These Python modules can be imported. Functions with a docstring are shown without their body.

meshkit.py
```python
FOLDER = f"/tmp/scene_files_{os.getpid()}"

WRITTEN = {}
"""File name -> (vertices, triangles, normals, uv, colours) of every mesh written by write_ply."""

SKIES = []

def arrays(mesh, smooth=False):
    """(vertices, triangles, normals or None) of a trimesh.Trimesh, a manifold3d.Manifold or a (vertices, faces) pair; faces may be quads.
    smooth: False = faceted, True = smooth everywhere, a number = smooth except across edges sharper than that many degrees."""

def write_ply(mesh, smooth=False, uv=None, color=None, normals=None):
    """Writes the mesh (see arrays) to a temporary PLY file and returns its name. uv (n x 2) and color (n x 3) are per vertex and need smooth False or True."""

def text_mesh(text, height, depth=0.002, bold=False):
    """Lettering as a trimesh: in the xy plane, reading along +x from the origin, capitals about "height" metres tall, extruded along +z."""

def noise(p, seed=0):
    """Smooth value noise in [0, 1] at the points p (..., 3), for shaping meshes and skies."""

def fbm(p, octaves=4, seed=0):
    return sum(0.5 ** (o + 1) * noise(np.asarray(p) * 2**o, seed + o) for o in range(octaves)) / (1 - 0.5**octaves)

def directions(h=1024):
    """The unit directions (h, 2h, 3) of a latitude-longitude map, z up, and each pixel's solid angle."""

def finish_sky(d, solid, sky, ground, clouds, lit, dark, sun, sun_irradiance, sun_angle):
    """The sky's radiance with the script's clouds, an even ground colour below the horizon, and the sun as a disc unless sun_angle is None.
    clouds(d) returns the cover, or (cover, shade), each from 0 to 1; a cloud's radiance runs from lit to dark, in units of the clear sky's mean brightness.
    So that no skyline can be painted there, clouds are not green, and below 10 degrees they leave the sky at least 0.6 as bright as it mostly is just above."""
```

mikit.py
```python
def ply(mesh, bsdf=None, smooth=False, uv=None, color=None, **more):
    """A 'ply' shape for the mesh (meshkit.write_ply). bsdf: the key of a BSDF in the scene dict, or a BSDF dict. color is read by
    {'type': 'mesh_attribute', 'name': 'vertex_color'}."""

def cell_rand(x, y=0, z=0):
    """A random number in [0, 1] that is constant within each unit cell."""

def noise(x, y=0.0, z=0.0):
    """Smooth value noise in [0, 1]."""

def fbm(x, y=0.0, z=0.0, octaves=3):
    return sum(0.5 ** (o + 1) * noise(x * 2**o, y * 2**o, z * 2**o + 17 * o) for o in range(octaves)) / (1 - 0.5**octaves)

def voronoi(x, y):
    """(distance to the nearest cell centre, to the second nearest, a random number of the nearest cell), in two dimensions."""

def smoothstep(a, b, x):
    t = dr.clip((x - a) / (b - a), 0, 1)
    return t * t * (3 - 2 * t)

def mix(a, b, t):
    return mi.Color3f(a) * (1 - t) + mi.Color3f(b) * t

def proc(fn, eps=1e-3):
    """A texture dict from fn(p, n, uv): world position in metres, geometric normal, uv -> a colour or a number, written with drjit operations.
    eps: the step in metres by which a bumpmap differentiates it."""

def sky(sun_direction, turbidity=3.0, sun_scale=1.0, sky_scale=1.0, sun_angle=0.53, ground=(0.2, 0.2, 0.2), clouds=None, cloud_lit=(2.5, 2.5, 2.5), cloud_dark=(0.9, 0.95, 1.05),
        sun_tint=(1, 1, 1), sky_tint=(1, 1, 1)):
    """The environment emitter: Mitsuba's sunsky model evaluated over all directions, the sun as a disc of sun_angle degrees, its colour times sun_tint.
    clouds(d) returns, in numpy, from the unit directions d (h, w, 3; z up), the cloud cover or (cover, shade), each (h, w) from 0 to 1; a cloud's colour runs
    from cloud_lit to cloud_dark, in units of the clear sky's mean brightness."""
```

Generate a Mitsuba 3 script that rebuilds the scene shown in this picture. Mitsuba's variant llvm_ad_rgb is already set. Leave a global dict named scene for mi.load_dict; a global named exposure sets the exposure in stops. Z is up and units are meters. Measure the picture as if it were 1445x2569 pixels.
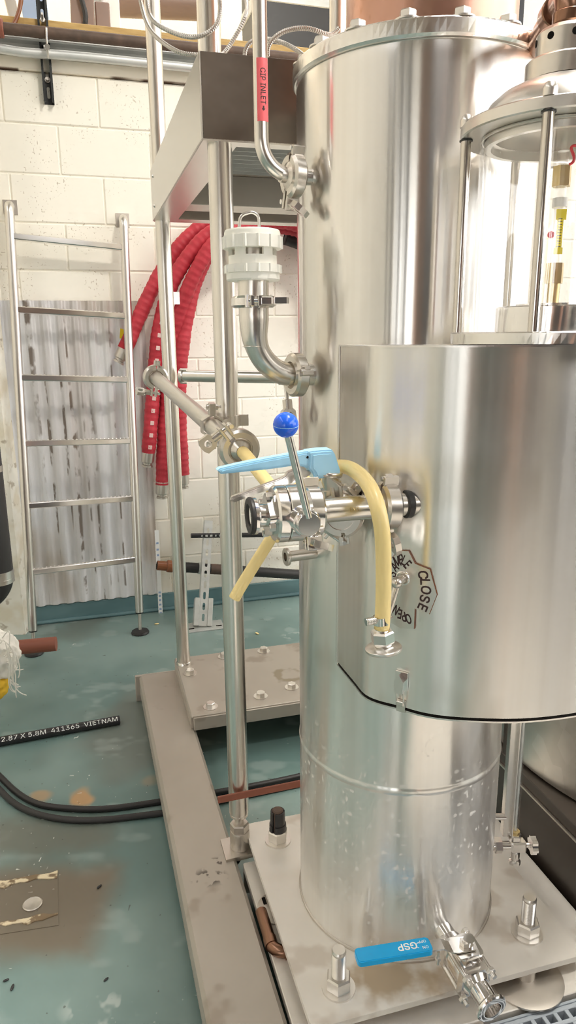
import math, random
import numpy as np, trimesh, drjit as dr, mitsuba as mi, mikit, meshkit
from shapely.geometry import Polygon, Point
from mikit import proc, noise, fbm, smoothstep, mix, cell_rand
T4 = mi.ScalarTransform4f
scene, labels = {}, {}

# ------------------------------------------------------------------ camera, sky, exposure
EYE = (0.0, 0.0, 1.42)
FWD = np.array([0.0, 0.97068, -0.24039]); UPV = np.array([0.00924, 0.24038, 0.97064])
scene['camera'] = {'type': 'perspective', 'fov_axis': 'x', 'fov': 44.17, 'near_clip': 0.02,
                   'to_world': T4().look_at(origin=EYE, target=(np.array(EYE) + FWD).tolist(), up=UPV.tolist())}
exposure = 3.8
scene['sky'] = mikit.sky((0.75, -0.25, 0.62), turbidity=4.0, sun_scale=0.0, sky_scale=1.0, ground=(0.55, 0.54, 0.51),
                         clouds=lambda d: np.full(d.shape[:2], 0.96), cloud_lit=(2.5, 2.46, 2.38), cloud_dark=(1.6, 1.62, 1.66))

# ------------------------------------------------------------------ small mesh library
U = np.array([0.96335, 0.26808, 0.0]); V = np.array([-0.26808, 0.96335, 0.0])          # axes of the skid: right, and away to the wall
WA = np.array([0.96014, 0.27951, 0.0]); WN = np.array([-0.27951, 0.96014, 0.0])        # axes of the block wall
WALL = 3.626
Z3 = np.array([0, 0, 1.0])
RIG = np.eye(4); RIG[:3, 0], RIG[:3, 1] = U, V
WFR = np.eye(4); WFR[:3, 0], WFR[:3, 1] = WA, WN; WFR[:3, 3] = WN * WALL
def rg(u, v, z): return U * u + V * v + Z3 * z
def wf(a, off, z): return WA * a + WN * (WALL - off) + Z3 * z
def A3(*c): return np.array(c)
def unit(v): v = np.asarray(v, float); return v / np.linalg.norm(v)
def frame(o, z=(0, 0, 1), x=None):
    z = unit(z)
    if x is None: x = (1, 0, 0) if abs(z[0]) < 0.8 else (0, 1, 0)
    x = np.asarray(x, float); x = unit(x - z * (x @ z))
    F = np.eye(4); F[:3, 0], F[:3, 1], F[:3, 2], F[:3, 3] = x, np.cross(z, x), z, np.asarray(o, float)
    return F
def X(m, F): m = m.copy(); m.apply_transform(F); return m
def J(*ms):
    out = []
    def flat(m):
        if isinstance(m, (list, tuple)):
            for x in m: flat(x)
        else: out.append(m)
    flat(ms); return trimesh.util.concatenate(out)
def mesh(v, f):
    m = trimesh.Trimesh(np.asarray(v, float), np.asarray(f, int), process=False)
    if m.volume < 0: m.invert()
    return m
def hull(p): return trimesh.convex.convex_hull(np.asarray(p, float))
def box(sx, sy, sz, c=0.0):
    s = np.array([sx, sy, sz]) / 2
    P = np.array([[i, j, k] for i in (-1, 1) for j in (-1, 1) for k in (-1, 1)], float)
    if c <= 0: return hull(P * s)
    return hull(np.vstack([P * (s - np.array([c, c, c]) * (1 - np.eye(3)[k])) for k in range(3)]))
def obox(x0, x1, y0, y1, z0, z1, c=0.0):
    m = box(abs(x1 - x0), abs(y1 - y0), abs(z1 - z0), c); m.apply_translation(((x0 + x1) / 2, (y0 + y1) / 2, (z0 + z1) / 2)); return m
def rbox(*a, c=0.0): return X(obox(*a, c=c), RIG)
def wbox(a0, a1, o0, o1, z0, z1, c=0.0): return X(obox(a0, a1, -o1, -o0, z0, z1, c=c), WFR)
def bar(p0, p1, w, h, up=(0, 0, 1), c=0.0):
    p0, p1 = np.asarray(p0, float), np.asarray(p1, float); d = p1 - p0
    return X(box(w, h, np.linalg.norm(d), c), frame((p0 + p1) / 2, d, np.cross(up, d)))
def lathe(prof, n=32, a0=0.0, a1=None, closed=False):
    full = a1 is None; a1 = a0 + 2 * math.pi if full else a1
    k = n if full else n + 1
    ang = np.linspace(a0, a1, n + 1)[:k]; P = np.asarray(prof, float); m = len(P)
    v = np.stack([P[None, :, 0] * np.cos(ang)[:, None], P[None, :, 0] * np.sin(ang)[:, None], np.broadcast_to(P[None, :, 1], (k, m))], -1).reshape(-1, 3)
    f = []
    cols = m if closed else m - 1
    for i in range(n):
        i2 = (i + 1) % k
        for j in range(cols):
            j2 = (j + 1) % m
            a, b, c, d = i * m + j, i * m + j2, i2 * m + j2, i2 * m + j
            if P[j, 0] > 1e-9: f.append((a, c, d))
            if P[j2, 0] > 1e-9: f.append((a, b, c))
    if not full:
        pv, pf = trimesh.creation.triangulate_polygon(Polygon(P), engine='earcut')
        from scipy.spatial import cKDTree
        ix = cKDTree(P).query(pv)[1]
        g = np.linalg.norm(np.cross(v[1] - v[0], v[m] - v[0])) 
        for t in pf:
            t = ix[t]; f.append((t[0], t[1], t[2])); f.append((n * m + t[0], n * m + t[2], n * m + t[1]))
        r = trimesh.Trimesh(v, np.array(f), process=False); r.fix_normals(); return r
    return mesh(v, f)
def cyl(p0, p1, r, n=24, c=0.0, r1=None):
    p0, p1 = np.asarray(p0, float), np.asarray(p1, float); L = np.linalg.norm(p1 - p0); r1 = r if r1 is None else r1
    pr = [(0, 0), (r - c, 0), (r, c), (r1, L - c), (r1 - c, L), (0, L)] if c > 0 else [(0, 0), (r, 0), (r1, L), (0, L)]
    return X(lathe(pr, n), frame(p0, p1 - p0))
def turned(prof, o, z, n=32, x=None): return X(lathe(prof, n), frame(o, z, x))
def ring(R, r, n=40, k=12, a0=0.0, a1=None):
    t = np.linspace(0, 2 * math.pi, k + 1)[:-1]
    return lathe(np.c_[R + r * np.cos(t), r * np.sin(t)], n, a0, a1, closed=True)
def tube(pts, r, n=16, caps=True):
    P = np.asarray(pts, float); k = len(P); r = np.broadcast_to(np.asarray(r, float), (k,))
    t = np.gradient(P, axis=0); t /= np.linalg.norm(t, axis=1, keepdims=True)
    x = np.cross(t[0], (0, 0, 1) if abs(t[0][2]) < 0.9 else (1, 0, 0)); x /= np.linalg.norm(x)
    a = np.arange(n) * 2 * math.pi / n; v = []
    for i in range(k):
        x = x - t[i] * (x @ t[i]); x /= np.linalg.norm(x); y = np.cross(t[i], x)
        v.append(P[i] + r[i] * (np.cos(a)[:, None] * x + np.sin(a)[:, None] * y))
    v = np.vstack(v); i, j = np.meshgrid(np.arange(k - 1), np.arange(n), indexing='ij'); i, j = i.ravel(), j.ravel(); j2 = (j + 1) % n
    f = np.vstack([np.c_[i * n + j, i * n + j2, (i + 1) * n + j2], np.c_[i * n + j, (i + 1) * n + j2, (i + 1) * n + j]])
    if caps:
        v = np.vstack([v, P[0], P[-1]]); q = np.arange(n); q2 = (q + 1) % n
        f = np.vstack([f, np.c_[q2, q, q * 0 + k * n], np.c_[(k - 1) * n + q, (k - 1) * n + q2, q * 0 + k * n + 1]])
    return mesh(v, f)
def bends(pts, R, step=10):
    P = [np.asarray(p, float) for p in pts]; out = [P[0]]
    for a, b, c in zip(P, P[1:], P[2:]):
        d0, d1 = unit(a - b), unit(c - b); th = math.acos(np.clip(d0 @ d1, -1, 1)); L = R / math.tan(th / 2)
        L = min(L, 0.49 * np.linalg.norm(a - b), 0.49 * np.linalg.norm(c - b)) if len(P) > 3 else min(L, 0.98 * np.linalg.norm(a - b), 0.98 * np.linalg.norm(c - b)); rr = L * math.tan(th / 2)
        bis = unit(d0 + d1); o = b + bis * rr / math.sin(th / 2)
        s, e = b + d0 * L - o, b + d1 * L - o
        w = math.acos(np.clip(unit(s) @ unit(e), -1, 1))
        for k in range(step + 1):
            q = k / step; out.append(o + (math.sin((1 - q) * w) * s + math.sin(q * w) * e) / math.sin(w))
    out.append(P[-1]); return np.array(out)
def spline(pts, n=60, r=None):
    from scipy.interpolate import CubicSpline
    P = np.asarray(pts, float); s = np.r_[0, np.cumsum(np.linalg.norm(np.diff(P, axis=0), axis=1) ** 0.7)]
    q = CubicSpline(s, P)(np.linspace(0, s[-1], n)); return q
def prism(poly, h, F=None, z0=0.0):
    if not isinstance(poly, Polygon): poly = Polygon(poly)
    m = trimesh.creation.extrude_polygon(poly, h, engine='earcut'); m.apply_translation((0, 0, z0))
    return X(m, F) if F is not None else m
def plate_poly(x0, x1, y0, y1, r): return Polygon([(x0 + r, y0 + r), (x1 - r, y0 + r), (x1 - r, y1 - r), (x0 + r, y1 - r)]).buffer(r, quad_segs=6)
def hexa(r, h, c=0.0): return lathe([(0, 0), (r - c, 0), (r, c), (r, h - c), (r - c, h), (0, h)] if c else [(0, 0), (r, 0), (r, h), (0, h)], 6)
def lettering(text, height, depth, F, bold=True, sx=1.0, center=True):
    m = meshkit.text_mesh(text, height, depth, bold)
    b = m.bounds
    if center: m.apply_translation((-(b[0][0] + b[1][0]) / 2, -height / 2, 0))
    m.apply_scale((sx, 1, 1)); return X(m, F)
def wrap(m, F, R):                                   # bends a flat mesh (x = along the pipe, y = round it, z = out) onto a pipe of radius R in frame F (z = pipe axis)
    m = m.subdivide_to_size(R * 0.25) if hasattr(m, 'subdivide_to_size') else m
    v = np.array(m.vertices); th = -v[:, 1] / R; rr = R + v[:, 2]
    m = trimesh.Trimesh(np.c_[rr * np.cos(th), rr * np.sin(th), v[:, 0]], m.faces, process=False); return X(m, F)

# ------------------------------------------------------------------ naming
PLY = {}
def numbered(key):
    if key not in scene and key not in labels: return key
    k = 1
    while f'{key}_{k:03d}' in scene or f'{key}_{k:03d}' in labels: k += 1
    return f'{key}_{k:03d}'
def add(key, m, mat, smooth=38, label=None, **extra):
    key = numbered(key)
    scene[key] = mikit.ply(m, mat, smooth=smooth, **extra)
    if label: labels[key] = {'label': label}
    return key
def again(key, src, M=None):
    key = numbered(key); scene[key] = {**scene[src]}
    if M is not None: scene[key]['to_world'] = T4(np.asarray(M).tolist())
    return key
def thing(name, label, cat, group=None):
    key = numbered(name); labels[key] = {'label': label, 'category': cat}
    if group: labels[key]['group'] = group
    return key
def single(name, label, cat, m, mat, smooth=38, group=None):
    key = numbered(name); scene[key] = mikit.ply(m, mat, smooth=smooth); labels[key] = {'label': label, 'category': cat}
    if group: labels[key]['group'] = group
    return key
def struct(name, label, m, mat, smooth=False):
    scene[name] = mikit.ply(m, mat, smooth=smooth); labels[name] = {'label': label, 'kind': 'structure'}; return name

# ------------------------------------------------------------------ materials
def rgb(*c): return {'type': 'rgb', 'value': list(map(float, c))}
def srgb(r, g, b):
    c = np.array([r, g, b]) / 255.0
    return tuple(np.where(c <= 0.04045, c / 12.92, ((c + 0.055) / 1.055) ** 2.4))
def mat(name, color, rough=0.5, metal=0.0, spec=0.5, bump=None, bscale=1.0, rtex=None, **more):
    d = {'type': 'principled', 'base_color': color if isinstance(color, dict) else rgb(*color), 'roughness': rtex if rtex is not None else float(rough), 'metallic': metal if isinstance(metal, dict) else float(metal), **more}
    if isinstance(metal, dict) or metal < 1: d['specular'] = float(spec)
    if bump is not None: d = {'type': 'bumpmap', 'arbitrary': bump, 'scale': float(bscale), 'bsdf': d}
    scene[name] = {'type': 'twosided', 'bsdf': d}

def spots(x, y, z, s, lo, hi): return smoothstep(lo, hi, noise(x * s, y * s, z * s))
def wall_c(p, n, uv):
    a = p.x * 0.96014 + p.y * 0.27951
    c = mix((0.86, 0.83, 0.76), (0.80, 0.765, 0.68), smoothstep(0.35, 0.75, fbm(a * 1.6, p.z * 1.3, 3.0)))
    pit = spots(a, p.z, 2.0, 170.0, 0.86, 0.92) * smoothstep(0.5, 0.75, noise(a * 9, p.z * 9, 7.0))
    c = mix(c, (0.42, 0.36, 0.28), 0.75 * pit)
    grime = smoothstep(0.5, 0.72, fbm(a * 3.0, p.z * 4.0, 11.0)) * smoothstep(0.75, 0.15, p.z)
    return mix(c, (0.56, 0.47, 0.33), 0.55 * grime)
def wall_b(p, n, uv):
    a = p.x * 0.96014 + p.y * 0.27951
    return fbm(a * 70, p.z * 70, p.y * 20, 2) - 0.9 * spots(a, p.z, 2.0, 170.0, 0.86, 0.92)
mat('wall_paint', proc(wall_c), 0.55, spec=0.3, bump=proc(wall_b, 2e-3), bscale=0.0012)
def ledge_c(p, n, uv):
    a = p.x * 0.96014 + p.y * 0.27951
    c = mix((0.83, 0.77, 0.67), (0.74, 0.68, 0.58), fbm(a * 3, p.z * 8, 1.0))
    return mix(c, (0.10, 0.06, 0.04), smoothstep(0.55, 0.7, noise(a * 11, p.z * 60, 4.0)) * smoothstep(2.556, 2.548, p.z))
mat('ledge_paint', proc(ledge_c), 0.6, spec=0.3)
def edge_c(p, n, uv): return mix((0.72, 0.62, 0.44), (0.22, 0.16, 0.10), smoothstep(0.42, 0.6, fbm(p.x * 40, p.y * 55, 1.0, 4)))
mat('patch_edge', proc(edge_c), 0.7, spec=0.2)
mat('plaster', (0.84, 0.79, 0.70), 0.7, spec=0.2)
mat('far_plaster', (0.80, 0.72, 0.56), 0.7, spec=0.2)
mat('ceiling_white', (0.42, 0.39, 0.35), 0.8, spec=0.1)
def floor_c(p, n, uv):
    f = fbm(p.x * 2.2, p.y * 2.2, 1.0, 4)
    c = mix((0.115, 0.19, 0.182), (0.20, 0.285, 0.27), smoothstep(0.3, 0.7, f))
    c = mix(c, (0.14, 0.145, 0.125), 0.65 * smoothstep(0.50, 0.68, fbm(p.x * 1.7 + 3, p.y * 1.7, 5.0, 4)))
    c = mix(c, (0.40, 0.46, 0.45), 0.25 * smoothstep(0.60, 0.80, fbm(p.x * 9, p.y * 14, 9.0)))
    for ox, oy, r, k in ((-0.66, 1.985, 0.05, 0.9), (-0.80, 1.985, 0.045, 0.6), (-0.47, 2.06, 0.05, 0.3)):          # rust stains by the printed pipe
        d = dr.sqrt(dr.square(p.x - ox) + dr.square(p.y - oy)) + 0.05 * (noise(p.x * 22, p.y * 22) - 0.5)
        c = mix(c, (0.46, 0.27, 0.12), k * smoothstep(r, r * 0.3, d))
    d = dr.maximum(dr.abs(p.x + 0.86) - 0.36, dr.abs(p.y - 1.52) - 0.12) + 0.05 * (fbm(p.x * 12, p.y * 12, 2.0) - 0.5)   # dirt round the floor drain
    c = mix(c, (0.17, 0.125, 0.085), 0.85 * smoothstep(0.08, -0.03, d))
    e = dr.sqrt(dr.square((p.x + 0.80) / 0.34) + dr.square((p.y - 1.80) / 0.16)) + 0.8 * (fbm(p.x * 7, p.y * 7, 4.0, 4) - 0.5)
    c = mix(c, (0.13, 0.105, 0.075), 0.6 * smoothstep(1.0, 0.35, e))
    chip = smoothstep(0.95, 0.98, noise(p.x * 95, p.y * 95, 3.0)) * smoothstep(0.6, 0.8, noise(p.x * 6, p.y * 6, 8.0))
    c = mix(c, (0.75, 0.76, 0.72), 0.7 * chip)
    for ox, oy, ax, ay, w in ((-0.50, 2.62, 0.10, 0.045, 0.5), (0.0, 3.0, 0.11, 0.03, 0.5), (0.05, 3.22, 0.10, 0.05, 0.4), (-0.42, 1.24, 0.10, 0.05, 0.3)):   # pale scuffs
        q = dr.square((p.x - ox) / ax) + dr.square((p.y - oy) / ay)
        c = mix(c, (0.72, 0.75, 0.72), w * smoothstep(1.0, 0.2, q) * smoothstep(0.48, 0.6, fbm(p.x * 30, p.y * 22, 6.0)))
    return mix(c, (0.05, 0.05, 0.045), 0.6 * smoothstep(0.972, 0.985, noise(p.x * 60, p.y * 60, 13.0)))
def floor_r(p, n, uv): return 0.26 + 0.22 * fbm(p.x * 3, p.y * 3, 2.0)
mat('floor_paint', proc(floor_c), spec=0.5, rtex=proc(floor_r))
def skirt_c(p, n, uv): return mix((0.09, 0.18, 0.20), (0.15, 0.25, 0.27), fbm(p.x * 6, p.z * 20, 2.0))
mat('skirting_paint', proc(skirt_c), 0.4, spec=0.4)

def streak(p, s=1.0):
    return fbm((p.x + p.y * 0.37) * 60 * s, p.z * 1.3, (p.x - p.y) * 40 * s, 3)
def sheet_c(p, n, uv):
    k = streak(p); c = mix((0.76, 0.735, 0.70), (0.86, 0.845, 0.82), k)
    return mix(c, (0.62, 0.58, 0.52), 0.55 * smoothstep(0.62, 0.80, fbm(p.x * 16, p.y * 16, p.z * 5, 3)))
def sheet_r(p, n, uv):
    sp = smoothstep(0.76, 0.82, noise(p.x * 150, p.y * 150, p.z * 90)) * smoothstep(0.75, 0.35, p.z)
    return 0.17 + 0.05 * streak(p) + 0.08 * smoothstep(0.5, 0.75, fbm(p.x * 6, p.y * 6, p.z * 2.2, 3)) + 0.2 * sp
def sheet_b(p, n, uv): return noise(p.x * 14, p.y * 14, p.z * 4) + 0.10 * noise(p.x * 80, p.y * 80, p.z * 40)
def lime(p): return smoothstep(0.85, 0.30, p.z) * (0.25 + 0.5 * fbm(p.x * 45, p.y * 45, p.z * 2.0, 3)) + 0.8 * smoothstep(0.80, 0.86, noise(p.x * 150, p.y * 150, p.z * 90)) * smoothstep(0.85, 0.45, p.z)
def sheet_m(p, n, uv): return 1.0 - 0.6 * dr.clip(lime(p), 0, 1)
mat('steel_sheet', proc(sheet_c), metal=proc(sheet_m), rtex=proc(sheet_r), anisotropic=0.965)
mat('steel_brushed', proc(sheet_c), metal=1.0, rtex=proc(lambda p, n, uv: 0.25 + 0.06 * streak(p) + 0.06 * smoothstep(0.5, 0.75, fbm(p.x * 6, p.y * 6, p.z * 2.2, 3))), anisotropic=0.86)
def spot_c(p, n, uv):
    c = sheet_c(p, n, uv)
    return c
def tube_c(p, n, uv): return mix((0.70, 0.66, 0.60), (0.82, 0.79, 0.75), fbm(p.x * 30, p.y * 30, p.z * 7, 3))
def tube_r(p, n, uv): return 0.17 + 0.14 * fbm(p.x * 40, p.y * 40, p.z * 8, 3)
mat('steel_tube', proc(tube_c), metal=1.0, rtex=proc(tube_r))
mat('steel_bright', (0.84, 0.82, 0.80), 0.13, 1.0)
mat('steel_satin', (0.74, 0.71, 0.67), 0.30, 1.0)
mat('steel_cast', (0.70, 0.66, 0.61), 0.27, 1.0)
mat('steel_rod', (0.66, 0.62, 0.57), 0.12, 1.0)
mat('steel_mirror', (0.86, 0.84, 0.81), 0.07, 1.0)
def plate_c(p, n, uv):
    c = mix((0.68, 0.645, 0.59), (0.80, 0.77, 0.72), fbm(p.x * 5, p.y * 5, p.z * 5, 4))
    c = mix(c, (0.46, 0.39, 0.32), 0.5 * smoothstep(0.60, 0.74, fbm(p.x * 13, p.y * 13, p.z * 13 + 4, 4)))
    d = dr.sqrt(dr.square((p.x - 0.20) / 0.13) + dr.square((p.y - 1.175) / 0.055)) + 0.9 * (fbm(p.x * 28, p.y * 28, 2.0, 4) - 0.5)        # dried spill below the drain valve
    c = mix(c, (0.36, 0.245, 0.12), 0.75 * smoothstep(1.05, 0.45, d) * smoothstep(0.14, 0.149, p.z))
    for ox, oy, r in ((-0.205, 1.50, 0.055), (-0.19, 1.55, 0.035)):                                              # black scuffs on the skid beam
        e = dr.sqrt(dr.square(p.x - ox) + dr.square(p.y - oy) * 2)
        c = mix(c, (0.10, 0.085, 0.075), 0.8 * smoothstep(r, r * 0.4, e) * smoothstep(0.52, 0.62, fbm(p.x * 60, p.y * 60, 1.0)))
    e = dr.abs(dr.sqrt(dr.square(p.x - 0.0) + dr.square((p.y - 2.48) * 1.1)) - 0.05) + 0.06 * (fbm(p.x * 25, p.y * 25, 6.0) - 0.5)   # tide marks on the rear plate
    c = mix(c, (0.34, 0.27, 0.13), 0.55 * smoothstep(0.022, 0.0, e) * smoothstep(0.150, 0.155, p.z))
    return c
def beam_c(p, n, uv): return plate_c(p, n, uv) * mi.Color3f(0.60, 0.57, 0.54)
def plate_r(p, n, uv): return 0.36 + 0.16 * fbm(p.x * 8, p.y * 8, p.z * 8, 3)
mat('steel_plate', proc(plate_c), metal=0.40, spec=0.4, rtex=proc(plate_r))
mat('steel_beam', proc(beam_c), metal=0.45, spec=0.4, rtex=proc(plate_r))
def brown_c(p, n, uv): return mix((0.17, 0.145, 0.125), (0.25, 0.215, 0.19), fbm(p.x * 25, p.y * 25, p.z * 25, 4))
mat('walkway_grey', (0.62, 0.59, 0.54), 0.5, spec=0.4)
mat('steel_brown', proc(brown_c), 0.32, 1.0)
mat('steel_dull', (0.60, 0.56, 0.51), 0.38, 1.0)
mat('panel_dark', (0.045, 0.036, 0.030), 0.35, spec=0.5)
def swirl_c(p, n, uv):
    a = dr.atan2(p.y - 1.9, p.x - 1.25) * 0.66
    d1, d2, w = mikit.voronoi(a * 17, p.z * 17)
    return mix((0.62, 0.60, 0.56), (0.80, 0.78, 0.75), 0.55 * w + 0.45 * fbm(a * 30, p.z * 30, 0.0))
mat('steel_swirl', proc(swirl_c), 0.33, 1.0)
def cop_c(p, n, uv):
    c = mix((0.50, 0.27, 0.20), (0.62, 0.38, 0.30), fbm(p.x * 22, p.y * 22, p.z * 9, 4))
    return mix(c, (0.40, 0.20, 0.13), 0.5 * smoothstep(0.55, 0.75, fbm(p.x * 50, p.y * 50, p.z * 30, 3)))
mat('copper', proc(cop_c), 0.27, 1.0)
mat('copper_dark', (0.27, 0.15, 0.10), 0.26, 1.0)
def rust_c(p, n, uv): return mix((0.06, 0.045, 0.037), (0.15, 0.095, 0.07), fbm(p.x * 30, p.y * 30, p.z * 30, 4))
mat('rusty_iron', proc(rust_c), 0.6, 0.2, 0.4)
mat('red_oxide', (0.25, 0.085, 0.055), 0.5, spec=0.4)
mat('brown_lacquer', (0.22, 0.075, 0.03), 0.18, spec=0.6)
def galv_c(p, n, uv): return mix((0.50, 0.52, 0.51), (0.68, 0.69, 0.67), fbm(p.x * 14, p.y * 14, p.z * 40, 3))
mat('galvanised', proc(galv_c), 0.42, 0.5, 0.5)
mat('black_steel', (0.020, 0.022, 0.022), 0.35, 0.2, 0.5)
mat('rubber_black', (0.028, 0.027, 0.027), 0.45, spec=0.4)
mat('plastic_black', (0.02, 0.02, 0.022), 0.3, spec=0.5)
def hose_c(p, n, uv):
    return mix((0.30, 0.012, 0.022), (0.52, 0.042, 0.062), fbm(p.x * 20, p.y * 20, p.z * 26, 3))
mat('red_fabric', proc(hose_c), 0.55, spec=0.4, sheen=0.4)
mat('red_dark', (0.33, 0.012, 0.02), 0.5, spec=0.4)
mat('pale_band', (0.62, 0.42, 0.40), 0.5)
mat('latex', (0.82, 0.65, 0.29), 0.28, spec=0.55, clearcoat=0.3)
mat('latex_cut', (0.84, 0.70, 0.36), 0.45, spec=0.4)
def sky_c(p, n, uv): return mix((0.28, 0.55, 0.76), (0.40, 0.66, 0.84), fbm(p.x * 18, p.y * 18, p.z * 18, 3))
mat('sky_blue_paint', proc(sky_c), 0.33, spec=0.5)
mat('cobalt_plastic', (0.008, 0.11, 0.74), 0.12, spec=0.6, clearcoat=0.6)
mat('azure_vinyl', (0.01, 0.36, 0.72), 0.28, spec=0.5)
mat('white_print', (0.85, 0.86, 0.86), 0.5, spec=0.3)
mat('white_plastic', (0.85, 0.84, 0.78), 0.38, spec=0.4)
mat('red_tape', (0.85, 0.15, 0.17), 0.4, spec=0.4)
mat('ink', (0.035, 0.015, 0.015), 0.6)
mat('black_gap', (0.008, 0.007, 0.006), 0.8, spec=0.1)
def wood_c(p, n, uv):
    a = p.x * 0.96 + p.y * 0.28
    return mix((0.34, 0.20, 0.06), (0.58, 0.40, 0.16), fbm(a * 4, p.z * 160, p.y * 60, 3))
mat('wood', proc(wood_c), 0.5, spec=0.3)
def corr_c(p, n, uv):
    a = p.x * 0.96014 + p.y * 0.27951
    c = mix((0.66, 0.66, 0.68), (0.50, 0.47, 0.46), smoothstep(0.3, 0.75, fbm(a * 9, p.z * 0.9, 2.0, 3)))
    c = mix(c, (0.80, 0.80, 0.82), 0.6 * smoothstep(0.25, 0.06, p.z - 0.12))
    dirt = smoothstep(0.70, 0.84, noise(a * 55, p.z * 1.1, 5.0)) * smoothstep(0.45, 0.62, fbm(a * 30, p.z * 14, 1.0, 4))
    c = mix(c, (0.10, 0.065, 0.04), 0.85 * dirt)
    return mix(c, (0.36, 0.29, 0.22), 0.6 * smoothstep(0.55, 0.75, fbm(a * 5, p.z * 2.4, 8.0, 3)))
mat('corrugated_plastic', proc(corr_c), 0.16, spec=0.6)
def brick_c(p, n, uv):
    c = mix((0.82, 0.79, 0.71), (0.70, 0.64, 0.52), smoothstep(0.4, 0.7, fbm(p.x * 9, p.y * 9, p.z * 9, 4)))
    return mix(c, (0.34, 0.28, 0.20), 0.7 * smoothstep(0.62, 0.75, fbm(p.x * 24, p.y * 24, p.z * 24, 4)))
mat('flaking_paint', proc(brick_c), 0.7, spec=0.2)
mat('grating_grey', (0.36, 0.40, 0.44), 0.5, 0.2, 0.4)
mat('yellow_scale', (0.85, 0.72, 0.02), 0.4)
mat('brass', (0.70, 0.55, 0.28), 0.3, 1.0)
mat('red_plastic', (0.70, 0.03, 0.05), 0.35)
mat('white_fabric', (0.78, 0.76, 0.70), 0.9, spec=0.1)
mat('yellow_fabric', (0.72, 0.46, 0.05), 0.8, spec=0.1)
mat('pale_blue', (0.30, 0.40, 0.60), 0.6)
mat('brown_paint', (0.24, 0.16, 0.13), 0.4)
mat('grey_frame', (0.035, 0.036, 0.04), 0.4)
mat('braid', (0.60, 0.57, 0.53), 0.35, 1.0)
scene['clear_glass'] = {'type': 'thindielectric', 'int_ior': 1.5}
scene['window_glass'] = {'type': 'thindielectric', 'int_ior': 1.5}
scene['lamp_white'] = {'type': 'diffuse', 'reflectance': rgb(0.8, 0.8, 0.8)}

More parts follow.
